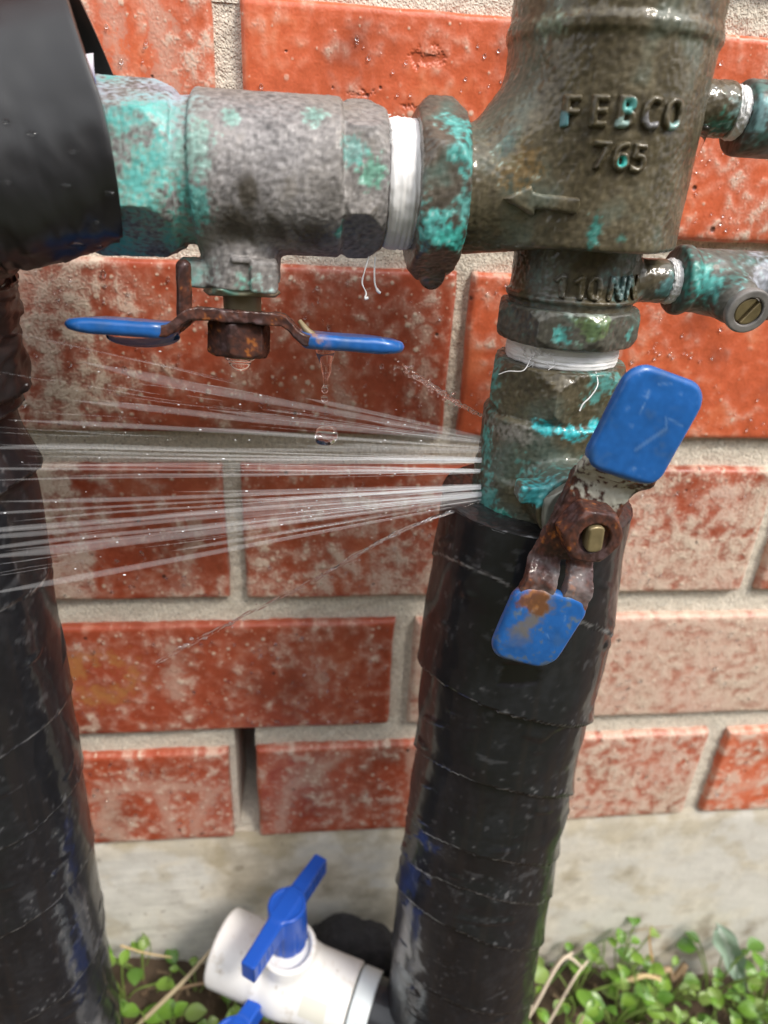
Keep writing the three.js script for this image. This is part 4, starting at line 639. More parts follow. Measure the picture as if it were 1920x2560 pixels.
{
  const g = thing('insulated_pipe', 'streaked black taped pipe rising into the wide black elbow sleeve', 'pipe', [-0.115, -0.16, AZ]);
  const cx = (y) => -0.1100 - 0.0135 * sst(0.30, -0.12, y) - 0.0025 * sst(0.21, 0.25, y) * sst(0.30, 0.27, y);
  const prof2 = [[0.32, 0.030], [0.297, 0.0305], [0.288, 0.0325], [0.275, 0.0308], [0.262, 0.0318], [0.254, 0.0312], [0.24, 0.0332], [0.236, 0.0324], [0.21, 0.0310], [0.1, 0.0315], [-0.16, 0.0325]];
  part(g, 'tape_wrap', wrapped(cx, AZ, prof2, [[0.298, 0.006, 0.003, 0.0015], [0.277, 0.008, -0.002, 0.0016], [0.255, 0.004, 0.002, 0.0014], [0.236, 0.004, 0.001, 0.0012], [0.200, 0.006, 0.002, 0.0003], [0.148, 0.008, 0.004, 0.0005], [0.112, 0.008, 0.004, 0.0007], [0.071, 0.008, 0.004, 0.0005], [0.018, 0.008, 0.004, 0.0005], [-0.04, 0.008, 0.004, 0.0005], [-0.1, 0.008, 0.004, 0.0005]], -0.16, 0.315, 17), wrapMat);
  // elbow sleeve: a tube with a real wall, open to the right round the valve end
  const path = new THREE.CatmullRomCurve3([V(-0.1115, 0.262, 0.065), V(-0.110, 0.288, 0.065), V(-0.1015, 0.311, 0.0645), V(-0.082, 0.3235, 0.063), V(-0.0640, 0.3280, 0.0600), V(-0.0478, 0.3330, 0.0580)]);
  const FR = []; for (let i = 0; i <= 200; i++) { const t = path.getTangentAt(i / 200), n = V(0, 0, 1).addScaledVector(t, -t.z).normalize(); FR.push([path.getPointAt(i / 200), t, n, V(0, 0, 0).crossVectors(t, n)]); }
  const ring = (s, a, r) => { const i = mn(199.999, s * 200), k = Math.floor(i), f = i - k, A = FR[k], B = FR[k + 1], o = A[0].clone().lerp(B[0], f), n = A[2].clone().lerp(B[2], f), b = A[3].clone().lerp(B[3], f); o.addScaledVector(n, r * Math.cos(a)).addScaledVector(b, r * Math.sin(a)); return [o.x, o.y, o.z]; };
  const el = part(g, 'elbow_sleeve', sheet(140, 150, (u, v) => {
    const a = u * 2 * Math.PI; let s, r; const R = (q) => mix(0.0345, 0.0265 + 0.0091 * Math.exp(-Math.pow(((a > 4 ? a - 2 * Math.PI : a) - 0.66) / 0.58, 2)), sst(0.1, 1, q)) + 0.0012 * fbm(Math.cos(a) * 1.4, q * 5, Math.sin(a) * 1.4, 3) + 0.0030 * mx(0, Math.sin(a)) * fbm(a * 4, q * 20, 3, 3);
    if (v < 0.7) { s = v / 0.7; r = R(s) - (s < 0.02 ? 0.003 : 0); } else if (v < 0.76) { const q = (v - 0.7) / 0.06; s = 1; r = R(1) - 0.0026 * q; } else { s = 1 - (v - 0.76) / 0.24 * 0.6; r = R(s) - 0.0026; }
    const q = ring(s, a, r), e = (0.002 - 0.0119 * Math.pow(mx(0, Math.sin(a)), 2)) * sst(0.5, 1, s), T = FR[200][1]; return [q[0] + T.x * e, q[1] + T.y * e, q[2] + T.z * e];
  }, (x, y, z) => { const n = fbm(x * 60, y * 60, z * 60, 3); return mul3([0.012, 0.0125, 0.014], 1 + 0.6 * n); }, true), phy({ vertexColors: true, roughness: 0.40, clearcoat: 0.08, clearcoatRoughness: 0.2 }), 'smooth black elbow sleeve open round the valve end');
  for (const [s, a, l] of [[0.80, 0.35, 1.6], [0.83, 0.60, 2.2], [0.88, 0.15, 1.3], [0.90, 0.45, 1.8], [0.94, 0.30, 1.2], [0.78, 0.80, 1.4], [0.86, 0.85, 2.4], [0.92, 0.70, 1.0], [0.75, 0.55, 1.0], [0.97, 0.55, 1.1], [0.84, 0.05, 0.8], [0.72, 0.25, 1.2], [0.89, 1.0, 1.5]]) { const R = mix(0.0345, 0.0265 + 0.0091 * Math.exp(-Math.pow((a - 0.66) / 0.58, 2)), sst(0.1, 1, s)), q = ring(s, a, R + 0.0001); sleeveDrops.push([q[0], q[1], q[2], 0.0009 * l, 0.00045, 0.0005]); }
  part(el, 'label_tab', (() => { const q = sheet(6, 10, (u, v) => [-0.0505 + 0.0034 * u, 0.3345 + 0.0070 * v + 0.001 * u, 0.070 + 0.001 * Math.sin(v * 3) - 0.002 * u], (x, y, z, u, v) => mix3([0.10, 0.14, 0.42], [0.62, 0.58, 0.66], sst(0.2, 0.6, v + 0.2 * ns(u * 6, v * 6, 1)))); return q; })(), std({ vertexColors: true, roughness: 0.5, side: THREE.DoubleSide }), 'scrap of violet and white label inside the sleeve');
}

// ---------------------------------------------------------------- white plastic drain valves at the foot of the riser
{
  const D = V(0.0678, -0.004, 0.03).normalize(), UPV = V(0, 1, 0).addScaledVector(D, -D.y).normalize(), SD = V(0, 0, 0).crossVectors(D, UPV), A0 = V(-0.0120, -0.0468, 0.0440);
  const white = (u, v, w) => { const n = fbm(u * 90, v * 90, w * 90, 3); let c = mul3([0.80, 0.80, 0.785], 1 + 0.05 * n); c = mix3(c, [0.50, 0.44, 0.34], 0.5 * sst(0.2, 0.5, n + 0.7 * fbm(u * 500, v * 500, w * 500, 2))); c = mix3(c, [0.30, 0.23, 0.15], 0.6 * spots(u, w, 0.006, 0.16, 0.0003, 0.0009, 8)); return c; };
  const wh = phy({ vertexColors: true, roughness: 0.32, clearcoat: 0.2 });
  const bl = std({ color: lin(0.008, 0.075, 0.42), roughness: 0.36 });
  function build(label) {
    const g = thing('drain_valve', label, 'valve', [A0.x, A0.y - 0.02, A0.z]);
    const cl = (a, b, c, r, x0, x1, rr) => cap2(hyp(b, c) - r, abs(a - (x0 + x1) / 2) - (x1 - x0) / 2, rr);
    const body = (u, v, w) => {
      let d = cl(u, v, w, 0.0190, -0.0375, -0.009, 0.0022); d = mx(d, -(cap2(hyp(v, w) - 0.0135, -(u + 0.022), 0)));
      d = smin(d, cl(u, v, w, 0.0178, -0.012, 0.0365, 0.0012), 0.003);
      d = smin(d, hyp(u, v, w) - 0.0198, 0.004);
      d = smin(d, cap2(hyp(u, w) - 0.0142, abs(v - 0.0125) - 0.0125, 0.0012), 0.003);
      return mx(d, -cap2(hyp(u, w) - 0.0112, abs(v - 0.027) - 0.006, 0.0003));
    };
    const b = part(g, 'body', place(sdfMesh(body, [-0.040, -0.0225, -0.0225], [0.039, 0.027, 0.0225], 0.0009, white), [A0.x, A0.y, A0.z], D, UPV, SD), wh);
    part(b, 'union_ring', place(sdfMesh((u, v, w) => cl(u, v, w, 0.0170, 0.0372, 0.0470, 0.0008), [0.035, -0.02, -0.02], [0.049, 0.02, 0.02], 0.0009, (u, v, w) => mul3([0.66, 0.72, 0.74], 1 + 0.1 * fbm(u * 200, v * 200, w * 200, 2))), [A0.x, A0.y, A0.z], D, UPV, SD), wh, 'pale bluish ring at the pipe end');
    part(b, 'black_end', place(sdfMesh((u, v, w) => cl(u, v, w, 0.0150, 0.044, 0.075, 0.0012), [0.042, -0.018, -0.018], [0.078, 0.018, 0.018], 0.0009, () => [0.02, 0.022, 0.026]), [A0.x, A0.y, A0.z], D, UPV, SD), wrapMat);
    part(b, 'sticker', place(sheet(10, 8, (u, v) => { const a = mix(0.75, 1.35, u), r = 0.01795; return [mix(0.014, 0.027, v), r * Math.cos(a), r * Math.sin(a)]; }), [A0.x, A0.y, A0.z], D, UPV, SD), std({ color: lin(0.70, 0.69, 0.60), roughness: 0.6, side: THREE.DoubleSide }), 'small faded square sticker');
    // handle: hub with a recessed cap and two wings
    const H = V(-0.0112, 0.0030, 0.0400), wd = V(0.50, 0, -0.78).normalize(), up = V(0, 1, 0), side = V(0, 0, 0).crossVectors(up, wd);   // u = wd, v = side... right-handed with w = up
    const hub = (u, v, w) => {   // w up, 0 at the top
      let d = mx(cap2(hyp(u, v) - 0.0094 - 0.0006 * (-w / 0.03), abs(w + 0.014) - 0.014, 0.0012), -(cap2(hyp(u, v) - 0.0078, abs(w) - 0.0004, 0.0002)));
      for (let k = 0; k < 8; k++) { const a = k * 0.785 + 0.3; d = mx(d, -(hyp(u - 0.0112 * Math.cos(a), v - 0.0112 * Math.sin(a)) - 0.0019 + 5 * mx(0, w + 0.010))); }
      const th = 0.0041 - 0.0004 * sst(0.008, 0.03, abs(u)), drop = 0.010 * sst(0.008, 0.031, abs(u));
      let wgs = cap2(mx(abs(v) - th, abs(u) - 0.0315), abs(w + 0.0062 + drop * 0.15) - 0.0058, 0.0011);
      for (let k = 0; k < 4; k++) wgs = mx(wgs, -box(abs(u) - 0.018 - k * 0.0032, abs(v) - th, w + 0.007, 0.0008, 0.0005, 0.0038, 0.0002));
      return smin(d, wgs, 0.0015);
    };
    part(g, 'handle', place(sdfMesh(hub, [-0.033, -0.0115, -0.0295], [0.033, 0.0115, 0.0012], 0.0007), [H.x, H.y, H.z], wd, V(0, 0, 0).crossVectors(up, wd), up), bl, 'bright blue two-winged handle');
    return g;
  }
  build('white plastic drain valve with a blue winged handle beside the taped riser');
  const s = build('white drain valve low in the weeds, in front of the other one');
  s.position.add(V(-0.0253, -0.045, 0.033));
}
// black foam tube lying behind the riser
{
  const c = [V(0.004, -0.078, 0.018), V(0.018, -0.066, 0.020), V(0.034, -0.072, 0.022), V(0.052, -0.092, 0.024), V(0.062, -0.14, 0.026)].map(p => [p.x, p.y, p.z]);
  const g = solo('foam_tube', sdfMesh((x, y, z) => { let d = 9; for (let i = 0; i + 1 < c.length; i++) d = smin(d, capsule(x, y, z, c[i], c[i + 1], 0.0145, 0.0145), 0.004); return d + 0.0016 * fbm(x * 220, y * 220, z * 220, 4); }, [-0.014, -0.15, 0.001], [0.08, -0.046, 0.044], 0.0011, (x, y, z) => mul3([0.014, 0.014, 0.016], 1 + 1.2 * fbm(x * 300, y * 300, z * 300, 3))), phy({ vertexColors: true, roughness: 0.85 }), 'rough black foam tube bending down behind the white drain valve', 'foam tube');
}

// ---------------------------------------------------------------- water
const sprayMat = phy({ color: lin(0.93, 0.95, 0.97), roughness: 0.35, transmission: 0.45, thickness: 0, ior: 1.33 });
const veilMat = phy({ color: lin(0.95, 0.96, 0.98), roughness: 1, transparent: true, opacity: 0.042, depthWrite: false });
function jet(label, a, b, n, r0, spread0, spread1, sag, sd, faint, drops) {
  const R = rng(sd), gs = [], A = V(...a), B = V(...b), dir = B.clone().sub(A), L = dir.length(); dir.normalize();
  const sy = V(0, 1, 0).addScaledVector(dir, -dir.y).normalize(), sz = V(0, 0, 0).crossVectors(dir, sy);
  const at = (t, p, q, w) => { const s = spread0 + spread1 * t; const o = A.clone().addScaledVector(dir, L * t); o.addScaledVector(sy, s * (p + 0.35 * ns(t * 4, w, 1) * t)).addScaledVector(sz, s * 0.8 * q); o.y -= sag * t * t; return [o.x, o.y, o.z]; };
  for (let i = 0; i < n; i++) {
    const p = (R() + R() + R() - 1.5) * 1.15, q = (R() + R() - 1), w = R() * 50;
    const near = faint > 0.5 || R() < faint; const t0 = near ? 0 : 0.1 + R() * 0.7, t1 = near ? 0.07 + 0.50 * R() * R() : mn(1, t0 + 0.06 + 0.2 * R()); if (t1 - t0 < 0.03) continue;
    const r = r0 * (near ? 1 : 0.7) * (0.55 + 0.8 * R()), pts = []; for (let k = 0; k < 5; k++) pts.push(at(mix(t0, mn(1, t1), k / 4), p, q, w));
    gs.push(tube(pts, (s) => r * (near ? 1.15 - 0.85 * s : 0.25 + Math.sin(s * Math.PI) * 0.75) + 1e-6, 8, 4));
  }
  for (let i = 0; i < drops; i++) { const t = 0.1 + 0.9 * R(), p = at(t, (R() + R() - 1) * 2.2, (R() - 0.5) * 2, 3); const g = new THREE.IcosahedronGeometry(0.00006 + 0.00016 * R() * R(), 1); g.scale(2.2, 1, 1); g.translate(...p); g.deleteAttribute('uv'); gs.push(g.toNonIndexed ? g : g); }
  const flat = gs.map(g => { const q = g.index ? g.toNonIndexed() : g; q.deleteAttribute('uv'); return q; });
  const g = thing('water_jet', label, 'water', a);
  part(g, 'spray_threads', mergeGeometries(flat), sprayMat);
  const vs = []; const nv = faint < 0.5 ? 5 : 12; for (let i = 0; i < nv; i++) { const p = (i / (nv - 1) * 2 - 1) * 0.9 + 0.2 * (R() - 0.5), q = (R() - 0.5) * 1.2, w = R() * 50, t1 = i % 3 ? 0.2 + 0.5 * R() : 0.75 + 0.25 * R(), pts = []; for (let k = 0; k < 6; k++) pts.push(at(t1 * k / 5, p, q, w)); const ra = spread0 * 0.30, rb = spread1 * (0.05 + 0.13 * R()); vs.push(tube(pts, (s) => (ra + rb * s * t1) * (s > 0.85 ? mx(0.02, (1 - s) / 0.15) : 1), 20, 8)); }
  part(g, 'spray_veil', mergeGeometries(vs), veilMat); return g;
}
jet('faint upper fan of spray rising from the valve side toward the streaked pipe', [0.0502, 0.2530, 0.068], [-0.085, 0.2845, 0.100], 28, 0.0000221, 0.0012, 0.0085, 0.001, 101, 0.3, 40);
jet('thin veil of spray just above the strongest white jets', [0.0503, 0.2505, 0.069], [-0.088, 0.2680, 0.104], 18, 0.0000221, 0.0008, 0.0060, 0, 102, 0.4, 20);
jet('upper of two strong white jets that cross the pale mortar joint', [0.0505, 0.2475, 0.070], [-0.090, 0.2640, 0.108], 63, 0.0000340, 0.00045, 0.0028, 0, 103, 0.75, 10);
jet('lower of two strong white jets that cross the pale mortar joint', [0.0505, 0.2440, 0.070], [-0.090, 0.2600, 0.108], 58, 0.0000340, 0.00045, 0.0026, 0, 104, 0.75, 10);
jet('strong white jet spreading below the mortar joint', [0.0510, 0.2392, 0.071], [-0.090, 0.2475, 0.108], 81, 0.0000314, 0.0006, 0.0042, 0, 105, 0.7, 16);
jet('lowest strong white jet, just above the foam rim', [0.0515, 0.2368, 0.071], [-0.090, 0.2405, 0.108], 81, 0.0000306, 0.0006, 0.0045, 0, 106, 0.65, 16);
jet('faint low fan of spray beneath the strong jets', [0.0515, 0.2352, 0.071], [-0.088, 0.2330, 0.106], 25, 0.0000221, 0.0008, 0.0065, 0.001, 107, 0.35, 26);
function twist(label, pts, r, sd, breakAt) {
  const c = new THREE.CatmullRomCurve3(pts.map(p => V(...p))), gs = [];
  for (let k = 0; k < 3; k++) { const q = []; for (let i = 0; i <= 60; i++) { const t = i / 60, o = c.getPointAt(t), a = t * 26 + k * 2.1 + 2 * ns(t * 6, sd, k), w = r * (0.5 + 0.9 * t) * (0.7 + 0.5 * ns(t * 14, sd, 4)); q.push([o.x + 0.3 * w * Math.cos(a), o.y + w * Math.cos(a), o.z + w * Math.sin(a)]); } gs.push(tube(q, (t) => r * (0.42 + 0.3 * ns(t * 22, k, sd)) * (t > breakAt ? mx(0.12, 0.9 * Math.sin(t * 90 + k * 2)) : 1), 160, 6)); }
  const R = rng(sd); for (let i = 0; i < 40; i++) { const t = 0.3 + 0.7 * R(), o = c.getPointAt(t), g = new THREE.SphereGeometry(0.00015 + 0.0004 * R() * R(), 8, 6); g.scale(1.5, 1, 1); g.translate(o.x + 0.002 * (R() - 0.5), o.y + 0.0035 * (R() - 0.5), o.z + 0.003 * (R() - 0.5)); gs.push(g); }
  return solo('water_strand', mergeGeometries(gs), waterMat, label, 'water');
}
twist('twisted rope of clear water between the valve side and the right blue grip', [[0.0495, 0.2605, 0.068], [0.0410, 0.2655, 0.071], [0.0330, 0.2705, 0.072], [0.0235, 0.2762, 0.0715]], 0.0008, 31, 0.8);
twist('broken rope of clear water falling away below the jets', [[0.0505, 0.2348, 0.072], [0.0260, 0.2290, 0.080], [-0.0010, 0.2140, 0.084], [-0.021, 0.2035, 0.086], [-0.045, 0.190, 0.088]], 0.0008, 32, 0.5);
// hanging and falling drops
function drop(label, f, lo, hi, cell = 0.0003) { return solo('water_drop', sdfMesh(f, lo, hi, cell), waterMat, label, 'water drop'); }
drop('clear drop hanging under the rusty nut', (x, y, z) => smin(hyp(x + 0.0186, (y - 0.2745) * 1.05, z - 0.0665) - 0.0029, cylY(x, y, z, -0.0186, 0.0665, 0.0042, 0.2752, 0.2768, 0.0006), 0.002), [-0.0245, 0.2700, 0.0605], [-0.0125, 0.2785, 0.0725]);
drop('clear drop hanging under the outlet hex collar', (x, y, z) => smin(hyp(x - 0.0318, (y - 0.2985) * 0.95, z - 0.0685) - 0.0033, hyp(x - 0.0318, y - 0.3005, (z - 0.0685) * 0.8) - 0.0034, 0.002), [0.0265, 0.2935, 0.0625], [0.0370, 0.3055, 0.0750]);
drop('film of water sagging under the left blue grip', (x, y, z) => hyp((x + 0.042) * 0.36, (y - 0.2818) * 1.25, (z - 0.0725) * 0.75) - 0.0033, [-0.053, 0.2780, 0.0665], [-0.031, 0.2855, 0.0785], 0.0004);
drop('thin stream of water running down off the right blue grip', (x, y, z) => smin(smin(capsule(x, y, z, [0.0042, 0.2790, 0.0725], [0.0046, 0.2740, 0.0725], 0.0026, 0.0009), capsule(x, y, z, [0.0046, 0.2740, 0.0725], [0.0042, 0.2692, 0.0725], 0.0007, 0.0004), 0.002), hyp(x - 0.0042, y - 0.2686, z - 0.0725) - 0.0009, 0.0012), [0.0005, 0.2668, 0.0685], [0.0085, 0.2815, 0.0765], 0.00025);
drop('small round drop falling below the right blue grip', (x, y, z) => hyp(x - 0.0041, y - 0.2662, z - 0.0725) - 0.0010, [0.0025, 0.2645, 0.071], [0.0056, 0.2678, 0.074], 0.00022);
drop('large wobbling drop falling through the top of the spray', (x, y, z) => hyp(x - 0.0040, (y - 0.2562) * 1.15, z - 0.0740) - 0.0031 + 0.0013 * ns(x * 210, y * 210, z * 210 + 0.4), [-0.001, 0.2515, 0.069], [0.009, 0.261, 0.079]);
drop('run of water falling from the boss beside the lettering', (x, y, z) => smin(capsule(x, y, z, [0.0985, 0.3355, 0.066], [0.0966, 0.3255, 0.066], 0.0013, 0.0008), hyp(x - 0.0962, y - 0.3230, z - 0.066) - 0.0011, 0.0015), [0.0935, 0.3205, 0.0625], [0.1015, 0.3385, 0.0695]);
// beads of water on the bricks and on the elbow sleeve: nobody could count them
function beads(label, list) {
  const im = new THREE.InstancedMesh(new THREE.SphereGeometry(1, 10, 7), waterMat, list.length), m = new THREE.Matrix4();
  list.forEach(([x, y, z, a, b, c], i) => { m.compose(V(x, y, z), new THREE.Quaternion(), V(a, b, c)); im.setMatrixAt(i, m); });
  im.name = numbered('water_beads'); im.userData = { label, category: 'water beads', kind: 'stuff' }; scene.add(im); return im;
}
{
  const R = rng(55), a = [];
  while (a.length < 2600) { const x = -0.2 + 0.56 * R(), y = 0.36 * R(), k = brickAt(x, y); if (!k) continue; const b = ROWS[k[0]][k[1]]; if (x < b[0] + 0.003 || x > b[1] - 0.003 || y < k[0] * RH + 0.003 || y > k[0] * RH + BH - 0.003) continue; if (fbm(x * 30, y * 30, 77, 2) + 0.25 < R() * 0.6) continue; const r = 0.00025 + 0.0007 * R() * R(); a.push([x, y, 0.0003, r, r * (1 + 0.5 * R()), r * 0.6]); }
  beads('small beads of water clinging to the wet bricks', a);
  beads('scattered drops of water on the black elbow sleeve', sleeveDrops);
}

// ---------------------------------------------------------------- weeds, straw and litter at the foot of the wall
const leafCols = [[0.15, 0.31, 0.03], [0.10, 0.23, 0.025], [0.20, 0.36, 0.04], [0.24, 0.36, 0.08]];
const leafMats = leafCols.map(c => phy({ color: lin(...c), roughness: 0.45, transmission: 0.3, thickness: 0, side: THREE.DoubleSide, clearcoat: 0.2 }));
const stemMat = std({ color: lin(0.16, 0.24, 0.05), roughness: 0.6 });
const leafGeos = [0, 1, 2].map(k => sheet(6, 8, (u, v) => { const s = u * 2 - 1, w = Math.pow(Math.sin(Math.PI * Math.pow(v, 0.8 + 0.12 * k)), 0.8) * (0.36 + 0.05 * k); return [s * w, 0.16 * Math.sin(v * 2.2) - 0.22 * v * v * (k - 0.6) + 0.16 * s * s * w * 2, v]; }));
function weed(x, z, n, h, sd) {
  const R = rng(sd), y = groundY(x, z), g = thing('weed', x < 0.05 ? 'small round-leaved green weed between the streaked pipe and the taped riser' : 'small round-leaved green weed under the open concrete beyond the taped riser', 'weed', [x, y, z], x < 0.05 ? 'weeds between the two pipes' : 'weeds beyond the riser');
  const st = []; if (x > 0.05) n = Math.round(n * 1.25);
  for (let i = 0; i < n; i++) {
    const a = R() * 6.283, rr = 0.003 + 0.017 * R(), hh = h * (0.35 + 0.75 * R()), p = [rr * Math.cos(a), hh, rr * Math.sin(a) * 0.8];
    st.push(tube([[0, -0.004, 0], [p[0] * 0.4, hh * 0.6, p[2] * 0.4], p], 0.0005, 6, 5));
    if (R() < 0.12) { st.push(tube([[p[0], hh * 0.3, p[2]], [p[0] * 1.2 + 0.004, hh * 1.2, p[2]], [p[0] * 1.5, hh * 1.7, p[2] * 1.3]], 0.0004, 6, 5)); }
    const l = new THREE.Mesh(leafGeos[Math.floor(R() * 3)], leafMats[Math.floor(R() * 4)]); l.name = 'leaf';
    const s = 0.0045 + 0.0085 * Math.pow(R(), 1.2); l.scale.set(s, s, s); l.position.set(...p); l.rotation.set(-0.25 + 0.9 * (R() - 0.35), Math.atan2(p[0], p[2]) + 1.2 * (R() - 0.5), 0.6 * (R() - 0.5), 'YXZ'); g.add(l);
  }
  const m = new THREE.Mesh(mergeGeometries(st), stemMat); m.name = 'stem'; g.add(m);
}
{
  const R = rng(8); let k = 0;
  for (const [x, z, n, h] of [[0.125, 0.030, 9, 0.026], [0.150, 0.045, 11, 0.024], [0.165, 0.022, 10, 0.030], [0.185, 0.036, 13, 0.034], [0.195, 0.014, 14, 0.048], [0.205, 0.030, 13, 0.036], [0.222, 0.046, 12, 0.030], [0.228, 0.020, 10, 0.026], [0.248, 0.050, 11, 0.030], [0.262, 0.018, 12, 0.052], [0.275, 0.034, 13, 0.040], [0.290, 0.050, 12, 0.036], [0.300, 0.020, 11, 0.040], [0.318, 0.040, 11, 0.034], [0.340, 0.025, 10, 0.036], [0.36, 0.045, 9, 0.03], [0.140, 0.062, 9, 0.024], [0.175, 0.064, 10, 0.026], [0.21, 0.066, 10, 0.024], [0.25, 0.07, 10, 0.026], [0.29, 0.07, 9, 0.03],
    [-0.104, 0.020, 8, 0.026], [-0.088, 0.034, 5, 0.020], [-0.066, 0.014, 4, 0.016], [-0.045, 0.030, 5, 0.016], [-0.018, 0.036, 5, 0.016], [0.012, 0.03, 4, 0.016], [-0.11, 0.04, 6, 0.024], [-0.075, 0.040, 5, 0.018], [-0.096, 0.010, 6, 0.022], [-0.058, 0.044, 5, 0.016], [-0.15, 0.03, 8, 0.03], [-0.2, 0.04, 8, 0.03]]) weed(x, z, n, h, 200 + k++);
  const straw = [[0.60, 0.50, 0.32], [0.50, 0.38, 0.20], [0.32, 0.22, 0.13], [0.55, 0.47, 0.36]].map(c => std({ color: lin(...c), roughness: 0.7 }));
  const S = (label, pts, r, m, sd) => solo('straw_stalk', tube(pts, (t) => r * (1 - 0.45 * t) * (1 + 0.12 * ns(t * 8, sd, 1)), 24, 7), straw[m], label, 'straw', 'dry stalks in the weeds');
  S('long pale straw stalk slanting up to the white drain valve', [[-0.113, -0.122, 0.038], [-0.088, -0.094, 0.034], [-0.066, -0.069, 0.030], [-0.052, -0.052, 0.026]], 0.0017, 0, 1);
  S('brown dry stem lying across the soil by the drain valve', [[-0.075, -0.096, 0.020], [-0.055, -0.090, 0.022], [-0.030, -0.097, 0.028], [-0.012, -0.108, 0.034]], 0.0010, 2, 2);
  S('short brown stem leaning under the drain valve', [[-0.052, -0.124, 0.036], [-0.036, -0.108, 0.034], [-0.022, -0.094, 0.032]], 0.0012, 1, 3);
  S('thin curled stalk against the concrete beside the streaked pipe', [[-0.104, -0.066, 0.012], [-0.092, -0.074, 0.012], [-0.078, -0.080, 0.012]], 0.0007, 1, 4);
  S('pale stalk bent against the riser foot', [[0.112, -0.132, 0.048], [0.128, -0.108, 0.040], [0.146, -0.088, 0.026], [0.156, -0.090, 0.020]], 0.0014, 3, 5);
  S('second pale stalk bent beside the riser foot', [[0.128, -0.136, 0.050], [0.142, -0.112, 0.040], [0.156, -0.094, 0.030], [0.166, -0.096, 0.022]], 0.0011, 3, 6);
  S('straight yellow stalk standing up through the weeds', [[0.146, -0.158, 0.052], [0.152, -0.130, 0.048], [0.156, -0.106, 0.046]], 0.0015, 0, 7);
  S('short pale stalk lying by the riser foot', [[0.108, -0.118, 0.040], [0.120, -0.117, 0.036], [0.132, -0.120, 0.032]], 0.0015, 3, 8);
  S('twisted brown stem among the right-hand leaves', [[0.214, -0.136, 0.016], [0.228, -0.126, 0.014], [0.236, -0.142, 0.012], [0.243, -0.128, 0.010], [0.240, -0.152, 0.014]], 0.0022, 2, 9);
  S('pale broken stalk lying among the right-hand leaves', [[0.195, -0.126, 0.020], [0.210, -0.124, 0.018], [0.222, -0.130, 0.018]], 0.0020, 1, 10);
  S('brown stem arching at the far right of the weeds', [[0.315, -0.17, 0.03], [0.328, -0.14, 0.022], [0.340, -0.13, 0.02]], 0.0015, 2, 11);
  S('curled pale stalk at the foot of the bent grass blade', [[0.150, -0.120, 0.014], [0.158, -0.108, 0.012], [0.170, -0.118, 0.014]], 0.0016, 3, 12);
  const blade = (label, pts, w, c0, c1, from) => { const c = new THREE.CatmullRomCurve3(pts.map(p => V(...p))); return solo('grass_blade', sheet(6, 30, (u, v) => { const o = c.getPointAt(v), t = c.getTangentAt(v), s = V(-t.y, t.x, 0.3).normalize(), k = w * (1 - 0.75 * v * v) * (u * 2 - 1); return [o.x + s.x * k, o.y + s.y * k, o.z + s.z * k + 0.25 * abs(k)]; }, (x, y, z, u, v) => mul3(mix3(c0, c1, sst(from, from + 0.1, v + 0.1 * ns(u * 5, v * 9, 1))), 1 + 0.3 * ns(u * 9, v * 3, 4))), phy({ vertexColors: true, roughness: 0.5, transmission: 0.25, thickness: 0, side: THREE.DoubleSide }), label, 'grass'); };
  blade('bent green grass blade with an orange dead tip against the concrete', [[0.150, -0.132, 0.014], [0.163, -0.108, 0.012], [0.180, -0.095, 0.011], [0.200, -0.089, 0.010], [0.224, -0.087, 0.010]], 0.0016, [0.10, 0.20, 0.035], [0.50, 0.26, 0.07], 0.66);
  blade('thin upright grass blade with a dry orange tip', [[0.226, -0.142, 0.012], [0.217, -0.118, 0.011], [0.211, -0.098, 0.010], [0.209, -0.084, 0.010]], 0.0010, [0.09, 0.16, 0.04], [0.48, 0.28, 0.10], 0.3);
  // grey-green broad leaf standing against the concrete
  const bg = thing('broad_leaf_weed', 'dusty grey-green broad leaf standing against the concrete', 'weed', [0.292, -0.166, 0.016]);
  part(bg, 'leaf', sheet(12, 36, (u, v) => { const s = u * 2 - 1, w = 0.0082 * (0.35 + 0.65 * sst(0, 0.75, v)) * Math.sqrt(mx(0, 1 - Math.pow(v, 10))) * (1 + 0.12 * Math.sin(v * 21 + s * 2)); return [0.288 - 0.026 * v - 0.010 * v * v + s * w, -0.160 + 0.073 * v, 0.016 - 0.006 * v + 0.003 * s * s + 0.0015 * Math.sin(v * 9 + s * 2)]; }, (x, y, z, u, v) => mul3(mix3([0.24, 0.34, 0.25], [0.46, 0.52, 0.47], sst(0.12, 0.02, abs(u - 0.5) + 0.08 * ns(u * 8, v * 20, 1)) + 0.3 * sst(0, 0.4, fbm(u * 6, v * 20, 1, 3))), 1)), phy({ vertexColors: true, roughness: 0.75, transmission: 0.15, thickness: 0, side: THREE.DoubleSide }));
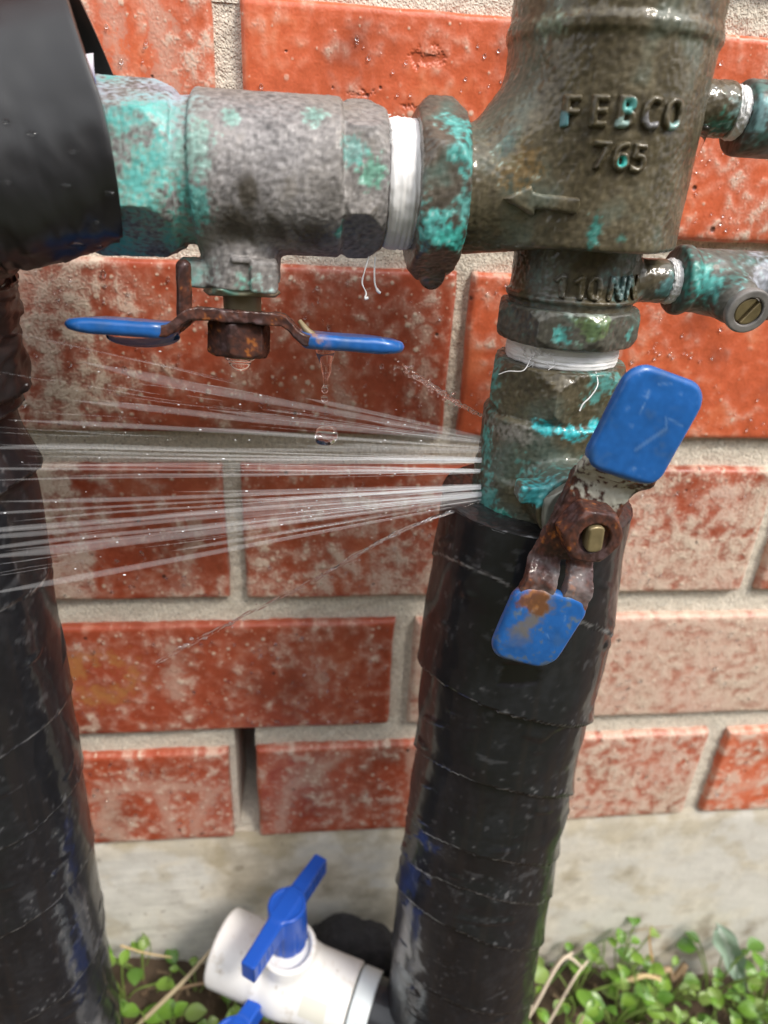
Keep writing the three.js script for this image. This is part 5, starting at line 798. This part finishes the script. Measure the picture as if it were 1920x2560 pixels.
  part(bg, 'stalk', tube([[0.298, -0.196, 0.018], [0.293, -0.176, 0.017], [0.288, -0.158, 0.0165]], 0.0012, 12, 6), std({ color: lin(0.36, 0.38, 0.33), roughness: 0.7 }));
  // dead leaves and crumbs of soil
  const lit = [], G = rng(77); for (let i = 0; i < 700; i++) { const x = -0.2 + 0.6 * G(), z = 0.005 + 0.1 * G(), y = groundY(x, z), l = 0.003 + 0.009 * G(), a = G() * 6.28; const g = new THREE.BoxGeometry(l, 0.0009, 0.0012 + 0.002 * G() * G()); g.rotateZ(0.7 * (G() - 0.5)); g.rotateY(a); g.translate(x, y + 0.0012, z); const c = mix3([0.06, 0.035, 0.02], [0.34, 0.25, 0.15], G() * G()), cl = new Float32Array(72); for (let q = 0; q < 24; q++) cl.set(c, q * 3); g.setAttribute('color', new THREE.BufferAttribute(cl, 3)); lit.push(g); }
  const lm = new THREE.Mesh(mergeGeometries(lit), std({ vertexColors: true, roughness: 0.9 })); lm.name = 'plant_litter'; lm.userData = { label: 'brown dead bits and crumbs scattered over the soil', category: 'litter', kind: 'stuff' }; scene.add(lm);
}

// ---------------------------------------------------------------- added board fence, out of view: dark band for the wet metal to mirror
{
  const g = thing('added_fence', 'added unseen brown board fence behind the camera, dark for the wet metal to mirror', 'fence', [0, -0.16, 2.4]), R = rng(4);
  const ms = [0, 1, 2].map(k => std({ color: lin(0.10 + 0.02 * k, 0.075 + 0.015 * k, 0.052 + 0.012 * k), roughness: 0.85, bumpMap: mortarBump, bumpScale: 0.002 }));
  for (let i = 0; i < 44; i++) part(g, 'board', plainBox(-3.2 + i * 0.148, -3.2 + i * 0.148 + 0.14, -0.12, 1.68 + 0.02 * R(), 2.4, 2.42, 4), ms[i % 3]);
  for (const y of [0.2, 0.8, 1.4]) part(g, 'rail', plainBox(-3.2, 3.3, y, y + 0.09, 2.4215, 2.46, 4), ms[0]);
  for (let i = 0; i < 4; i++) part(g, 'post', plainBox(-3.2 + i * 2.1, -3.11 + i * 2.1, -0.16, 1.7, 2.4615, 2.55, 4), ms[1]);
}
scene.traverse(o => { if (o.isMesh) { o.castShadow = true; o.receiveShadow = true; } });
renderer.render(scene, camera);
